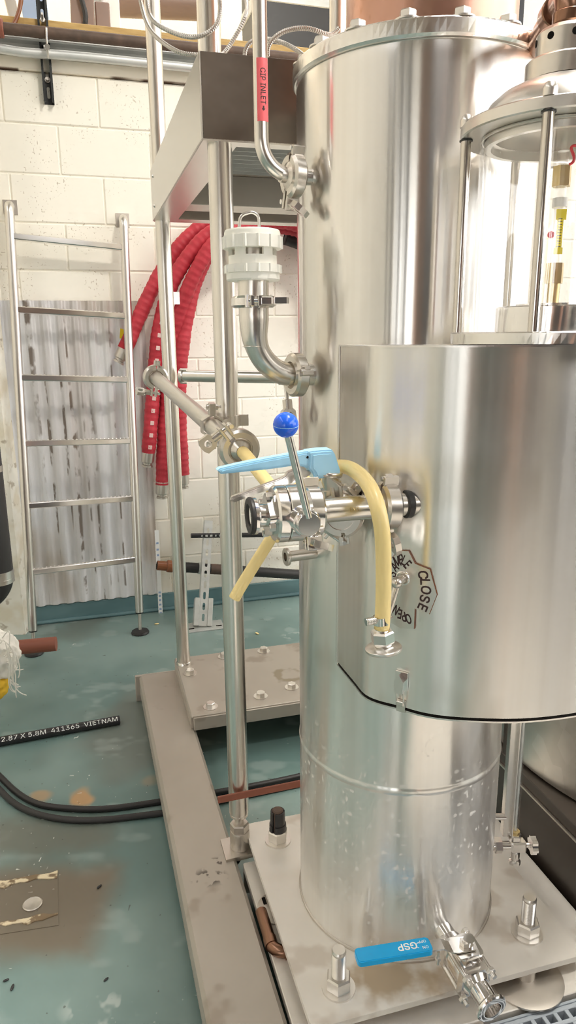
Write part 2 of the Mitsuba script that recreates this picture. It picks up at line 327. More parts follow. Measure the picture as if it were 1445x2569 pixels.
# ------------------------------------------------------------------ the room
ZO, ZT = 2.745, 3.72                                                       # sill and head of the long opening in the block wall
struct('floor', 'worn teal painted concrete floor with rust stains and scuffs', obox(-3.6, 5.2, -5.2, 6.2, -0.12, 0.0), 'floor_paint')
struct('wall_back', 'white painted block wall behind the ladder', J(wbox(-3.4, 6.0, -0.22, -0.005, 0, 2.545)), 'wall_paint')
struct('wall_back_upper', 'pale wall above and right of the long opening', J(wbox(-3.4, 6.0, -0.22, 0, ZT, 4.9), wbox(2.17, 6.0, -0.22, 0, 2.545, ZT)), 'plaster')
rb = random.Random(4)
bm = obox(-0.2005, 0.2005, -0.0015, 0.05, -0.1005, 0.1005, c=0.005)
bkey = None
for k in range(13):
    z1 = 2.545 - 0.205 * k; z0 = max(z1 - 0.205, 0.085)
    if z1 < 0.2: break
    off = {0: -0.2186, 1: 0.0015}.get(k, -0.2186 + 0.0 if k % 2 == 0 else 0.0015) % 0.404
    for j in range(-5, 9):
        a = off + 0.404 * j + 0.202
        if a < -2.0 or a > 3.3: continue
        M = WFR @ np.array([[1, 0, 0, a], [0, 1, 0, rb.uniform(-0.0012, 0.0012)], [0, 0, (z1 - z0) / 0.205, (z0 + z1) / 2], [0, 0, 0, 1]])
        if bkey is None:
            bkey = add('wall_back__block', bm, 'wall_paint', smooth=False); scene[bkey]['to_world'] = T4(M.tolist())
        else: again('wall_back__block', bkey, M)
struct('trim_1', 'cream concrete ledge along the top of the block wall', wbox(-3.4, 2.17, -0.22, 0.012, 2.548, 2.60, c=0.004), 'ledge_paint')
struct('trim_2', 'grey steel edge beam above the ledge', J(wbox(-3.4, 2.17, -0.22, 0.004, 2.60, ZO - 0.028), wbox(-3.4, 2.17, 0.0, 0.05, 2.600, 2.612), wbox(-3.4, 2.17, 0.0, 0.05, 2.650, 2.660, c=0.003)), 'galvanised')
struct('trim_3', 'raw plywood sill along the long opening', wbox(-3.4, 2.17, -0.25, 0.02, ZO - 0.028, ZO, c=0.002), 'wood')
struct('baseboard_back', 'teal painted upstand at the foot of the block wall', J(wbox(-3.4, 6.0, 0, 0.014, 0, 0.095, c=0.004), wbox(-3.4, 6.0, 0, 0.03, 0, 0.02, c=0.008)), 'skirting_paint')
struct('wall_left', 'white painted left wall of the still room', obox(-3.75, -3.6, -5.2, 6.2, 0, 4.9), 'plaster')
DX0, DX1, DZ = -3.3, -0.75, 2.45                                            # wide loading door standing open behind the photographer, on the left
struct('wall_front', 'pale wall with an open loading door behind the photographer', J(obox(-3.75, 5.2, -5.35, -5.2, DZ, 4.9), obox(-3.75, DX0, -5.35, -5.2, 0, DZ), obox(DX1, 5.2, -5.35, -5.2, 0, DZ)), 'plaster')
WY0, WY1, WZ0, WZ1 = -4.6, 4.4, 1.05, 4.3
struct('wall_right', 'white wall with a long opening that daylight comes through', J(obox(4.0, 4.2, -5.2, 6.2, 0, WZ0), obox(4.0, 4.2, -5.2, 6.2, WZ1, 4.9), obox(4.0, 4.2, -5.2, WY0, WZ0, WZ1), obox(4.0, 4.2, WY1, 6.2, WZ0, WZ1)), 'plaster')
struct('window_1', 'steel glazing bars of the long side window', J([obox(4.06, 4.12, y - 0.03, y + 0.03, WZ0, WZ1) for y in np.linspace(WY0, WY1, 7)], [obox(4.07, 4.11, WY0, WY1, z - 0.025, z + 0.025) for z in (WZ0 + 0.03, 2.7, WZ1 - 0.03)]), 'plaster')
SK = [(-3.2, -2.3, -3.8, 2.4), (0.5, 1.5, -3.2, 2.5)]                        # rooflights
from shapely.geometry import box as sbox
roof = sbox(-3.75, -5.35, 4.2, 3.4)
for x0, x1, y0, y1 in SK: roof = roof.difference(sbox(x0, y0, x1, y1))
struct('ceiling', 'grey boarded roof with two long rooflights', prism(roof, 0.12, z0=4.9), 'ceiling_white')
struct('window_2', 'bars across the rooflights', J([[obox(x0, x1, y - 0.025, y + 0.025, 4.92, 4.99) for y in np.arange(y0 + 0.75, y1, 0.75)] for x0, x1, y0, y1 in SK]), 'ceiling_white')
struct('wall_far', 'warm plastered wall of the next bay beyond the opening', wbox(-4.5, 6.5, -2.75, -2.6, 0, 5.2), 'far_plaster')
struct('floor_far', 'floor of the next bay', wbox(-4.5, 6.5, -2.6, -0.22, -0.1, 0.0), 'far_plaster')
# things further back in the room, seen in the steel
for lab, x, y, rr0, h in (('slim copper condenser column behind the camera, on the left', -0.22, -2.3, 0.10, 1.75), ('slim copper condenser column behind the camera, on the right', 0.98, -2.2, 0.12, 1.9)):
    k = thing('copper_condenser', lab, 'condenser')
    add(k + '__shell', turned([(0, 0.1), (rr0, 0.1), (rr0, h), (rr0 * 0.5, h + 0.12), (0, h + 0.12)], (x, y, 0), Z3, 32), 'copper', smooth=40)
    add(k + '__base', turned([(0, 0), (rr0 + 0.06, 0), (rr0 + 0.06, 0.1), (0, 0.1)], (x, y, 0), Z3, 32), 'black_steel')
k = thing('control_cabinet', 'dark grey control cabinet at the back of the room', 'cabinet')
add(k + '__body', obox(0.25, 1.85, -3.6, -3.0, 0, 3.0, c=0.01), 'grey_frame', smooth=False)
for x in (0.28, 1.06): add(k + '__door', obox(x, x + 0.76, -2.99, -2.97, 0.1, 2.9, c=0.005), 'grey_frame', smooth=False)
k = thing('pipe_rack', 'row of dark upright pipes in the back left corner of the room', 'rack')
for x, y, rr0 in ((-3.2, -3.7, 0.07), (-2.95, -4.1, 0.10), (-2.55, -4.3, 0.05), (-2.3, -4.5, 0.12), (-1.9, -4.6, 0.05), (-1.6, -4.7, 0.14)): add(k + '__pipe', cyl((x, y, 0), (x, y, 4.4), rr0, 16), 'grey_frame')
single('storage_cabinet', 'dark steel cupboard standing beside the dark vat', 'cabinet', obox(1.6, 2.6, -3.5, -2.6, 0, 1.5, c=0.01), 'grey_frame', smooth=False)

k = thing('dark_vat', 'dark steel vat standing near the side window, behind the camera', 'vat')
add(k + '__body', turned([(0, 0.12), (0.70, 0.12), (0.72, 0.15), (0.72, 1.80), (0.68, 1.85), (0, 1.90)], (2.45, -0.85, 0), Z3, 48), 'grey_frame')
for a in (0.6, 2.7, 4.8): add(k + '__leg', cyl((2.45 + 0.45 * math.cos(a), -0.85 + 0.45 * math.sin(a), 0), (2.45 + 0.45 * math.cos(a), -0.85 + 0.45 * math.sin(a), 0.13), 0.04), 'grey_frame')

struct('trim_4', 'brown timber cladding on the wall behind the photographer', obox(-0.72, 3.4, -5.2, -5.14, 0, 4.88), 'brown_paint')
k = thing('high_bay_lamp', 'round high bay lamp hanging from the roof above the platform', 'lamp')
LP = np.array([1.25, 0.95, 4.45])
add(k + '__shade', turned([(0.05, 0.20), (0.12, 0.16), (0.33, 0.0), (0.335, 0.0), (0.125, 0.165), (0.05, 0.21)], LP, Z3, 40), 'grey_frame')
add(k + '__hook', cyl(LP + Z3 * 0.2, LP + Z3 * 0.45, 0.012), 'grey_frame')
dk = add(k + '__diffuser', X(lathe([(0, 0.005), (0.30, 0.005)], 40), frame(LP)), 'lamp_white')
scene[dk]['emitter'] = {'type': 'area', 'radiance': rgb(11.0, 10.4, 9.4)}
v_, f_ = meshkit.WRITTEN[scene[dk]['filename']][:2]
if np.cross(v_[f_[-1][1]] - v_[f_[-1][0]], v_[f_[-1][2]] - v_[f_[-1][0]])[2] > 0: scene[dk]['flip_normals'] = True

# ------------------------------------------------------------------ skid
k = thing('skid_beam', 'wide stainless box beam of the skid running along the teal floor', 'beam')
bm = obox(0.135, 0.288, 0.4, 2.66, 0.022, 0.112, c=0.009)
add(k + '__tube', X(bm, RIG @ np.array([[1, -0.012, 0, 0.014], [0.012, 1, 0, 0], [0, 0, 1, 0], [0, 0, 0, 1]])), 'steel_beam')
add(k + '__end_cap', X(rbox(0.10, 0.262, 2.655, 2.668, 0.0, 0.112, c=0.003), np.eye(4)), 'steel_beam')
k = thing('skid_tray', 'flat stainless deck of the skid under the column base plate', 'deck')
add(k + '__deck', rbox(0.297, 1.015, 0.977, 1.53, 0.085, 0.108, c=0.002), 'steel_plate')
add(k + '__rear_edge', rbox(0.297, 1.015, 1.522, 1.530, 0.02, 0.085), 'steel_plate')
add(k + '__front_edge', rbox(0.297, 0.66, 0.970, 0.977, 0.0, 0.104), 'steel_dull')
def foot(key, label, u, v, z, r):
    q = thing(key, label, 'levelling foot', 'levelling feet under the base plate')
    add(q + '__disc', turned([(0, 0), (r, 0), (r, 0.004), (r * 0.82, 0.007), (0.02, 0.009), (0.02, 0.03), (0, 0.03)], rg(u, v, z), Z3, 40), 'steel_dull')
    for s in (-1, 1): add(q + '__slot', rbox(u - 0.004 + s * r * 0.55, u + 0.004 + s * r * 0.55, v + 0.012, v + 0.034, z + 0.004, z + 0.0085), 'black_gap')
    add(q + '__stem', cyl(rg(u, v, z + 0.02), rg(u, v, z + 0.03), 0.011), 'steel_dull')
foot('levelling_foot', 'round steel levelling foot showing under the front right edge of the base plate', 0.795, 1.035, 0.108, 0.078)
foot('levelling_foot', 'round steel levelling foot half hidden under the left edge of the base plate', 0.345, 1.36, 0.108, 0.05)
# rear bridge plate with bolts
k = thing('rear_bridge_plate', 'pale stainless bridge plate bolted across the back of the skid', 'plate')
add(k + '__plate', rbox(0.262, 1.10, 2.19, 2.662, 0.152, 0.166, c=0.003), 'steel_beam')
add(k + '__front_lip', rbox(0.268, 1.10, 2.185, 2.197, 0.112, 0.160, c=0.002), 'steel_beam')
add(k + '__side_lip', rbox(0.260, 0.270, 2.2, 2.662, 0.112, 0.160, c=0.002), 'steel_beam')
add(k + '__spacer', rbox(0.29, 1.10, 2.6, 2.65, 0.0, 0.152), 'steel_dull')
add(k + '__side_plate', rbox(1.09, 1.10, 2.197, 2.6, 0.0, 0.152), 'steel_dull')
def hexbolt(parent, o, r=0.0125, h=0.011, ax=Z3, wr=None, m='steel_satin', spin=0.3):
    F = frame(o, ax, (math.cos(spin), math.sin(spin), 0.01) if abs(np.asarray(ax)[2]) > 0.5 else None)
    w = r * 1.55 if wr is None else wr
    b = add(parent + '__bolt', X(J(lathe([(0, 0.002), (r, 0.002), (r, h - 0.002), (r * 0.85, h), (0, h)], 6)), F), m, smooth=20)
    add(b + '__washer', X(lathe([(0, 0), (w, 0), (w, 0.0025), (0, 0.0025)], 24), F), m)
for q in ((0.302, 2.51), (0.335, 2.235), (0.52, 2.258), (0.645, 2.29), (0.455, 2.615), (0.62, 2.62), (0.80, 2.62)):
    hexbolt(k, rg(q[0], q[1], 0.166), 0.0165, 0.018, spin=q[0] * 9)
# column base plate, studs and nuts
k = thing('column_base_plate', 'square stainless base plate carrying the tall steel column', 'plate')
add(k + '__plate', X(prism(plate_poly(0.320, 0.924, 1.016, 1.620, 0.02), 0.013, z0=0.137), RIG), 'steel_plate')
for u, v in ((0.36, 1.06), (0.88, 1.06), (0.36, 1.57), (0.88, 1.57)): add(k + '__spacer', cyl(rg(u, v, 0.108), rg(u, v, 0.139), 0.016), 'steel_dull')
add(k + '__rear_rail', rbox(0.35, 0.90, 1.535, 1.585, 0.0, 0.137), 'steel_dull')
def stud(o, cap, label):
    F = frame(o) @ np.diag([1.5, 1.5, 1.5, 1]); o = np.zeros(3)
    q = thing('anchor_stud', label, 'stud bolt', 'studs through the column base plate')
    add(q + '__washer', turned([(0, 0), (0.0225, 0), (0.0225, 0.003), (0, 0.003)], o, Z3, 32).apply_transform(F), 'steel_satin')
    add(q + '__nut', turned([(0, 0.003), (0.0165, 0.003), (0.0175, 0.006), (0.0175, 0.020), (0.0155, 0.0225), (0, 0.0225)], o, Z3, 6, x=(0.9, 0.4, 0)).apply_transform(F), 'steel_satin', smooth=20)
    if cap:
        add(q + '__stud', cyl(o + Z3 * 0.02, o + Z3 * 0.062, 0.0095, c=0.002).apply_transform(F), 'rusty_iron')
        s = [lathe([(0.0098, 0), (0.0150, 0), (0.0143, 0.012), (0.0130, 0.012), (0.0122, 0.036), (0.0098, 0.036)], 8, math.radians(a), math.radians(a + 100), closed=True) for a in (10, 130, 250)]
        add(q + '__plastic_cap', X(J(s), F @ frame(Z3 * 0.0225)), 'plastic_black')
    else:
        pr = [(0, 0.0225)]
        for i in range(13): z = 0.0225 + i * 0.0027; pr += [(0.0098, z), (0.0086, z + 0.00135)]
        pr += [(0.0098, 0.060), (0.0085, 0.063), (0, 0.063)]
        add(q + '__stud', turned(pr, o, Z3, 28).apply_transform(F), 'steel_satin')
stud(rg(0.392, 1.535, 0.15), True, 'stud with a black plastic cap at the rear left of the base plate')
stud(rg(0.398, 1.085, 0.15), False, 'bare threaded stud and nut at the front left of the base plate')
stud(rg(0.838, 1.098, 0.15), False, 'bare threaded stud and nut at the right corner of the base plate')
# grating at the front right
k = thing('walkway_grating', 'blue grey moulded grating at the bottom right corner of the photo', 'grating')
for i in range(15): add(k + '__cross_bar', rbox(0.62, 1.15, 0.955 - i * 0.026, 0.964 - i * 0.026, 0.062, 0.100, c=0.001), 'grating_grey')
for i in range(21): add(k + '__bearing_bar', rbox(0.625 + i * 0.026, 0.634 + i * 0.026, 0.60, 0.966, 0.060, 0.099, c=0.001), 'grating_grey')
add(k + '__edge_bar', rbox(0.62, 1.15, 0.9645, 0.9695, 0.05, 0.1015), 'grating_grey')
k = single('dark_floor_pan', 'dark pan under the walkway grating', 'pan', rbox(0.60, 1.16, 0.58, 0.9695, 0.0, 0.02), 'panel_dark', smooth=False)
k = thing('walkway_deck', 'pale grey steel walkway deck in front of the skid, below the camera', 'deck')
for i in range(4): add(k + '__panel', rbox(0.32, 2.3, -2.6 + i * 0.79, -1.815 + i * 0.79, 0.085, 0.10, c=0.002), 'walkway_grey', smooth=False)
for u in (0.34, 2.26): add(k + '__bearer', rbox(u, u + 0.04, -2.6, 0.55, 0.0, 0.085), 'steel_dull', smooth=False)
# copper drain pipe beside the base plate
single('copper_drain_elbow', 'brown copper pipe with a soldered elbow beside the left edge of the base plate', 'copper pipe',
       J(tube(bends([rg(0.302, 1.352, 0.118), rg(0.302, 1.235, 0.118), rg(0.40, 1.215, 0.118)], 0.03), 0.0135, 20),
         cyl(rg(0.302, 1.272, 0.118), rg(0.302, 1.25, 0.118), 0.0152, 20), cyl(rg(0.326, 1.228, 0.118), rg(0.342, 1.225, 0.118), 0.0152, 20)), 'copper_dark')
single('red_oxide_bar', 'thin red oxide flat bar passing in front of the foot of the front post', 'bar', bar(A3(-0.1831, 1.5550, 0.2924), A3(0.0626, 1.6000, 0.3144), 0.006, 0.0185, c=0.001), 'red_oxide', smooth=False)

# ------------------------------------------------------------------ posts, platform and bars
PF = np.array([-0.134, 1.60, 0.0]); PB = np.array([-0.418, 2.585, 0.0])
k = thing('front_post', 'thick polished stainless post standing in front, from the skid up to the platform corner', 'post')
add(k + '__tube', cyl(PF + Z3 * 0.225, PF + Z3 * 1.806, 0.0254, 40), 'steel_tube')
add(k + '__end_plug', cyl(PF + Z3 * 0.212, PF + Z3 * 0.226, 0.0235, 32, c=0.004), 'steel_tube')
q = thing('post_swivel_foot', 'dull steel swivel foot with a hex nut at the bottom of the front post', 'levelling foot')
add(q + '__stem', cyl(PF + Z3 * 0.185, PF + Z3 * 0.213, 0.0125), 'steel_dull')
add(q + '__nut', turned([(0, 0.17), (0.024, 0.17), (0.025, 0.174), (0.025, 0.19), (0.022, 0.194), (0, 0.194)], PF, Z3, 6), 'steel_dull', smooth=20)
add(q + '__socket', turned([(0, 0.12), (0.024, 0.12), (0.026, 0.125), (0.026, 0.165), (0.0245, 0.171), (0, 0.171)], PF, Z3, 32), 'steel_dull')
add(q + '__bracket', X(prism(Polygon([(-0.045, -0.04), (0.035, -0.035), (0.045, 0.02), (0.02, 0.045), (-0.045, 0.04)]), 0.012, z0=0.108), frame(PF, Z3, U)), 'steel_dull', smooth=20)
add(q + '__wedge', X(prism([(-0.02, 0.03), (0.035, 0.108), (-0.02, 0.108)], 0.03, z0=-0.045), frame(PF, -V, U)), 'black_steel', smooth=False)
k = thing('rear_post', 'stainless post at the back left, from the bolted plate up to the platform', 'post')
add(k + '__tube', cyl(PB + Z3 * 0.166, PB + Z3 * 1.84, 0.0254, 40), 'steel_tube')
add(k + '__collar', turned([(0.0254, 0), (0.029, 0), (0.0275, 0.008), (0.0254, 0.01)], PB + Z3 * 0.166, Z3, 32), 'steel_tube')
k = thing('platform_tray', 'folded stainless platform tray on the posts, dull brown on its front face', 'platform')
u0, u1, v0, v1, z0, z1 = 0.262, 1.12, 1.552, 2.62, 1.806, 1.964
add(k + '__front_panel', rbox(u0, u1, v0, v0 + 0.004, z0, z1, c=0.001), 'steel_brown')
add(k + '__side_panel', rbox(u0 - 0.003, u0 + 0.001, v0, v1, z0, z1, c=0.001), 'steel_satin')
add(k + '__rear_panel', rbox(u0, u1, v1 - 0.004, v1, z0, z1, c=0.001), 'steel_satin')
add(k + '__right_panel', rbox(u1 - 0.004, u1, v0, v1, z0, z1), 'steel_satin')
add(k + '__front_flange', rbox(u0, u1, v0, v0 + 0.035, z0 - 0.002, z0 + 0.002), 'steel_satin')
add(k + '__side_flange', rbox(u0, u0 + 0.075, v0, v1, z0 - 0.002, z0 + 0.002), 'steel_satin')
add(k + '__rear_flange', rbox(u0, u1, v1 - 0.07, v1, z0 - 0.002, z0 + 0.002), 'steel_satin')
add(k + '__cross_beam', rbox(u0 + 0.02, u1, 2.30, 2.42, z0 + 0.004, z0 + 0.09, c=0.002), 'steel_dull')
for i in range(16): add(k + '__grating_bar', rbox(u0 + 0.03, u1 - 0.01, v0 + 0.05 + i * 0.045, v0 + 0.054 + i * 0.045, z0 + 0.09, z0 + 0.118), 'galvanised')
for i in range(12): add(k + '__grating_rod', rbox(u0 + 0.06 + i * 0.07, u0 + 0.066 + i * 0.07, v0 + 0.04, v0 + 0.76, z0 + 0.108, z0 + 0.115), 'galvanised')
add(k + '__top_floor', rbox(u0 + 0.01, u1 - 0.01, v0 + 0.01, v1 - 0.01, z1 - 0.028, z1 - 0.024), 'steel_dull')
add(k + '__rivet', J(turned([(0, 0), (0.006, 0), (0.004, 0.004), (0, 0.005)], rg(u0 - 0.003, 2.53, 1.93), -U, 12), turned([(0, 0), (0.006, 0), (0.004, 0.004), (0, 0.005)], rg(u0 - 0.003, 2.53, 1.84), -U, 12)), 'steel_satin')
single('platform_upright', 'stainless upright rising from the back left corner of the platform', 'post', cyl(PB + Z3 * 1.85, PB + Z3 * 3.3, 0.0254, 32), 'steel_tube')
pu = A3(-0.1612, 1.7400, 2.0679)
single('platform_upright', 'stainless upright rising from the platform behind the looped braided cables', 'post', cyl((pu[0], pu[1], 1.94), (pu[0], pu[1], 3.2), 0.0254, 32), 'steel_tube')
pu = A3(0.1250, 1.8500, 2.1306)
single('platform_upright', 'stainless upright just left of the copper column section', 'post', cyl((pu[0], pu[1], 1.94), (pu[0], pu[1], 3.2), 0.02, 32), 'steel_tube')
k = thing('cross_rail', 'thin horizontal stainless rail from the rear post to behind the column', 'rail')
pa, pb = A3(-0.3771, 2.5550, 1.2871), A3(0.0744, 2.4200, 1.2837)
pb = pb + unit(pb - pa) * 0.62
add(k + '__end_post', cyl((pb[0], pb[1], 0.166), (pb[0], pb[1], 1.80), 0.0254, 28), 'steel_tube')
add(k + '__tube', cyl(pa, pb, 0.0205, 28), 'steel_tube')
add(k + '__boss', cyl(pa, pa + unit(pb - pa) * 0.016, 0.026, 28, c=0.003), 'steel_cast')
for s in (0.02, -0.02): add(k + '__screw', cyl(pa + Z3 * s * 1.1 - V * 0.01, pa + unit(pb - pa) * 0.024 + Z3 * s * 1.1 - V * 0.01, 0.005, 10), 'steel_satin')

# ------------------------------------------------------------------ the tall column
CC = np.array([0.2438, 1.4332, 0.0]); CR = 0.2215
k = thing('distillation_column', 'tall polished stainless steel column standing on the square base plate', 'column')
pr = [(CR, 0.152), (CR, 0.545)] + [(CR + 0.0018 * math.sin(math.pi * i / 6), 0.545 + 0.016 * i / 6) for i in range(7)] + [(CR, 0.563), (CR, 1.8545), (CR - 0.0015, 1.8565), (CR - 0.02, 1.857), (CR - 0.03, 1.857)]
def barrel(prof, o, n=200, a0=math.pi / 2):                        # a turned skin with uv: u upward, v round it
    P = np.asarray(prof, float); m = len(P); ang = a0 + np.linspace(0, 2 * math.pi, n + 1)
    v = np.stack([P[None, :, 0] * np.cos(ang)[:, None], P[None, :, 0] * np.sin(ang)[:, None], np.broadcast_to(P[None, :, 1], (n + 1, m))], -1).reshape(-1, 3) + o
    uv = np.stack([np.broadcast_to(P[None, :, 1], (n + 1, m)), np.broadcast_to(ang[:, None] * P[0, 0], (n + 1, m))], -1).reshape(-1, 2)
    i, j = [q.ravel() for q in np.meshgrid(np.arange(n), np.arange(m - 1), indexing='ij')]; a = i * m + j
    return (v, np.vstack([np.c_[a, a + m, a + m + 1], np.c_[a, a + m + 1, a + 1]])), uv
pr = pr[:-2]
pr = [(CR, z) for z in np.linspace(0.152, 0.53, 24)] + pr[1:-2] + [(CR, z) for z in np.linspace(0.58, 1.8545, 70)] + [(CR - 0.0015, 1.8568)]
bmesh, buv = barrel(pr, CC, 220)
def ripple(v, o, amp):                                             # faint unevenness of rolled sheet, so that its reflections waver
    q = np.c_[v[:, 0] * 9, v[:, 1] * 9, v[:, 2] * 2.2]; k = amp * (meshkit.fbm(q, 2, 5) - 0.5)
    d = v[:, :2] - np.asarray(o)[:2]; return np.c_[v[:, :2] + d / np.linalg.norm(d, axis=1, keepdims=True) * k[:, None], v[:, 2]]
bmesh = (ripple(bmesh[0], CC, 0.0007), bmesh[1])
add(k + '__shell', bmesh, 'steel_sheet', smooth=True, uv=buv)
add(k + '__foot_weld', X(ring(CR + 0.0005, 0.0035, 96, 8), frame(CC + Z3 * 0.1515)), 'steel_dull')
add(k + '__flange', turned([(0.14, 1.8570), (0.2255, 1.8570), (0.2284, 1.861), (0.2284, 1.881), (0.2265, 1.8835), (0.14, 1.8835)], CC, Z3, 128), 'steel_sheet', smooth=25)
for i in range(16): hexbolt(k, CC + Z3 * 1.8835 + 0.209 * np.array([math.cos(i * math.pi / 8 + 0.13), math.sin(i * math.pi / 8 + 0.13), 0]), 0.0135, 0.016, spin=i)
k = thing('copper_section', 'copper column section bolted on top of the steel column', 'copper column')
add(k + '__shell', turned([(0.150, 1.884), (0.150, 2.7)], CC + (0.018, 0, 0), Z3, 96), 'copper', smooth=30)
add(k + '__base_ring', turned([(0.150, 1.8836), (0.156, 1.8836), (0.156, 1.889), (0.151, 1.894), (0.150, 1.894)], CC + (0.018, 0, 0), Z3, 96), 'copper')

# housing in front of the column: flat left cheek, bowed front
from scipy.interpolate import CubicSpline
half = [(0.4300, 1.1990), (0.4305, 1.150), (0.4312, 1.090), (0.434, 1.056), (0.447, 1.033), (0.473, 1.0065), (0.4966, 0.9800), (0.5235, 0.9590), (0.582, 0.9317), (0.6425, 0.9120), (0.696, 0.9035), (0.747, 0.9010)]
hp = np.array(half + [(1.494 - u, v) for u, v in half[-2::-1]])
hs_ = np.r_[0, np.cumsum(np.linalg.norm(np.diff(hp, axis=0), axis=1))]
HSP = CubicSpline(hs_, hp)
def hpt(s, z, off=0.0):                                          # point of the housing's outer face: s metres round from its rear left edge, z high, off proud of it
    q, d = HSP(s), HSP(s, 1); n = unit((d[1], -d[0])); n = n if n[1] < 0 or n[0] < 0 and s < 0.3 else -n
    return rg(q[0] + n[0] * off, q[1] + n[1] * off, z)
def hnorm(s): return unit(hpt(s, 0, 1.0) - hpt(s, 0, 0.0))
prof = HSP(np.linspace(0, hs_[-1], 180))
HB, HT = 0.806, 1.402
k = thing('instrument_housing', 'wide bowed stainless housing in front of the column, with engraved sample sign', 'housing')
from shapely.geometry import LineString
skin = LineString(prof).buffer(0.0011, cap_style='flat')
def skin_strip(path, z0, z1, th):
    P = np.asarray(path); d = np.gradient(P, axis=0); nn = np.c_[d[:, 1], -d[:, 0]] / np.linalg.norm(d, axis=1, keepdims=True)
    if (nn[len(P) // 2] @ (0, -1)) < 0: nn = -nn
    Q = P - nn * th; s = np.r_[0, np.cumsum(np.linalg.norm(np.diff(P, axis=0), axis=1))]; n = len(P)
    vs, uvs, fs = [], [], []
    def strip(a, za, b, zb, flip):
        o = sum(map(len, vs)); vs.append(np.array([rg(x, y, za) for x, y in a] + [rg(x, y, zb) for x, y in b])); uvs.append(np.r_[np.c_[np.full(n, za), s], np.c_[np.full(n, zb), s]])
        i = np.arange(n - 1) + o; f = np.vstack([np.c_[i, i + 1, i + n + 1], np.c_[i, i + n + 1, i + n]]); fs.append(f[:, ::-1] if flip else f)
    strip(P, z0, P, z1, False); strip(Q, z0, Q, z1, True); strip(P, z1, Q, z1, False); strip(P, z0, Q, z0, True)
    return (np.vstack(vs), np.vstack(fs)), np.vstack(uvs)
smesh, suv = skin_strip(prof, HB, HT, 0.0015)
add(k + '__front_shell', smesh, 'steel_brushed', smooth=True, uv=suv)
inner = Polygon(prof).difference(Point(0.619, 1.315).buffer(CR + 0.0005, quad_segs=32))
if inner.geom_type != 'Polygon': inner = max(inner.geoms, key=lambda g: g.area)
add(k + '__top_plate', X(prism(inner.buffer(0.002), 0.003, z0=HT), RIG), 'steel_sheet', smooth=False)
add(k + '__bottom_seal', X(prism(inner.buffer(-0.001), 0.005, z0=HB - 0.005), RIG), 'black_gap', smooth=False)
add(k + '__bottom_plate', X(prism(inner.buffer(0.0005), 0.003, z0=HB - 0.008), RIG), 'steel_satin', smooth=False)
add(k + '__edge_weld', tube([rg(0.4292, 1.1985, HB), rg(0.4292, 1.1985, HT)], 0.0022, 8), 'steel_satin')
# sign plate cut to shape, with its lettering, selector lever and latch
def on_housing(poly, h, off):                                    # a flat shape drawn in (s, z), bent onto the housing
    m = prism(poly, h); m = m.subdivide_to_size(0.006)
    v = np.array([hpt(s, z, off + d) for s, z, d in m.vertices]); return mesh(v, m.faces)
sp = [(0.2167, 1.0843), (0.2284, 1.0655), (0.2531, 1.0593), (0.2655, 1.0187), (0.2548, 0.9845), (0.2312, 0.9898), (0.2311, 0.9543), (0.2079, 0.9497), (0.1909, 0.9563), (0.1809, 1.0109), (0.1864, 1.0657), (0.2003, 1.0825)]
s = add(k + '__sign_plate', on_housing(Polygon(sp), 0.003, 0.002), 'steel_satin', smooth=20, label='cut steel sign reading SAMPLE, CLOSE and OPEN around the selector')
add(s + '__dark_edge', on_housing(Polygon(sp).buffer(0.0009, join_style='mitre').difference(Polygon(sp).buffer(-0.002)), 0.0014, 0.0009), 'brown_lacquer', smooth=False)
def sign_letter(ch, s0, z0, rot, h=0.0125, sx=0.85):
    m = meshkit.text_mesh(ch, h, 0.0006, True); b = m.bounds; m.apply_translation((-(b[0][0] + b[1][0]) / 2, -(b[0][1] + b[1][1]) / 2, 0)); m.apply_scale((sx, 1, 1))
    c, q = math.cos(math.radians(-rot)), math.sin(math.radians(-rot)); v = np.array(m.vertices)
    w = np.array([hpt(s0 + c * x - q * y, z0 + q * x + c * y, 0.0050 + z) for x, y, z in v])
    return mesh(w, m.faces)
for ch, (s0, z0), rot in zip('SAMPLECLOSEOPEN',
        [(0.1898, 1.0429), (0.1936, 1.0551), (0.1981, 1.0646), (0.2041, 1.0696), (0.2104, 1.0678), (0.2168, 1.0622), (0.2432, 1.0492), (0.2469, 1.0377), (0.2487, 1.0245), (0.2474, 1.0093), (0.2446, 0.9945), (0.2214, 0.9696), (0.2129, 0.9713), (0.2057, 0.9747), (0.1985, 0.9804)],
        [-62, -45, -22, 0, 22, 42, 78, 84, 92, 100, 108, 160, 168, 188, 205]):
    add(s + '__letter', sign_letter(ch, s0, z0, rot, 0.0150 if 70 < rot < 110 else 0.0160, 1.0 if 70 < rot < 110 else 0.62), 'ink', smooth=False)
ps, pz = (0.2093, 1.0378)
pn = hnorm(ps); pp = hpt(ps, pz, 0.004)
q = add(k + '__selector_lever', J(cyl(pp, pp + pn * 0.030, 0.0075, 20, c=0.001), cyl(pp + pn * 0.022 + unit(np.cross(pn, Z3)) * 0.0, pp + pn * 0.022 - Z3 * 0.105 - U * 0.030, 0.0062, 16, r1=0.005)), 'steel_cast', label='satin steel selector lever pointing down at OPEN')
add(q + '__ball_joint', X(trimesh.creation.icosphere(2, 0.0095), frame(pp + pn * 0.026)), 'steel_cast', smooth=True)
add(q + '__ring', X(ring(0.0105, 0.0022, 24, 8), frame(pp + pn * 0.001, pn)), 'steel_bright')
ls, lz = (0.2121, 0.8377)
ln, lx = hnorm(ls), unit(np.cross(Z3, hnorm(ls)))
LF = frame(hpt(ls, lz, 0.001), ln, lx)
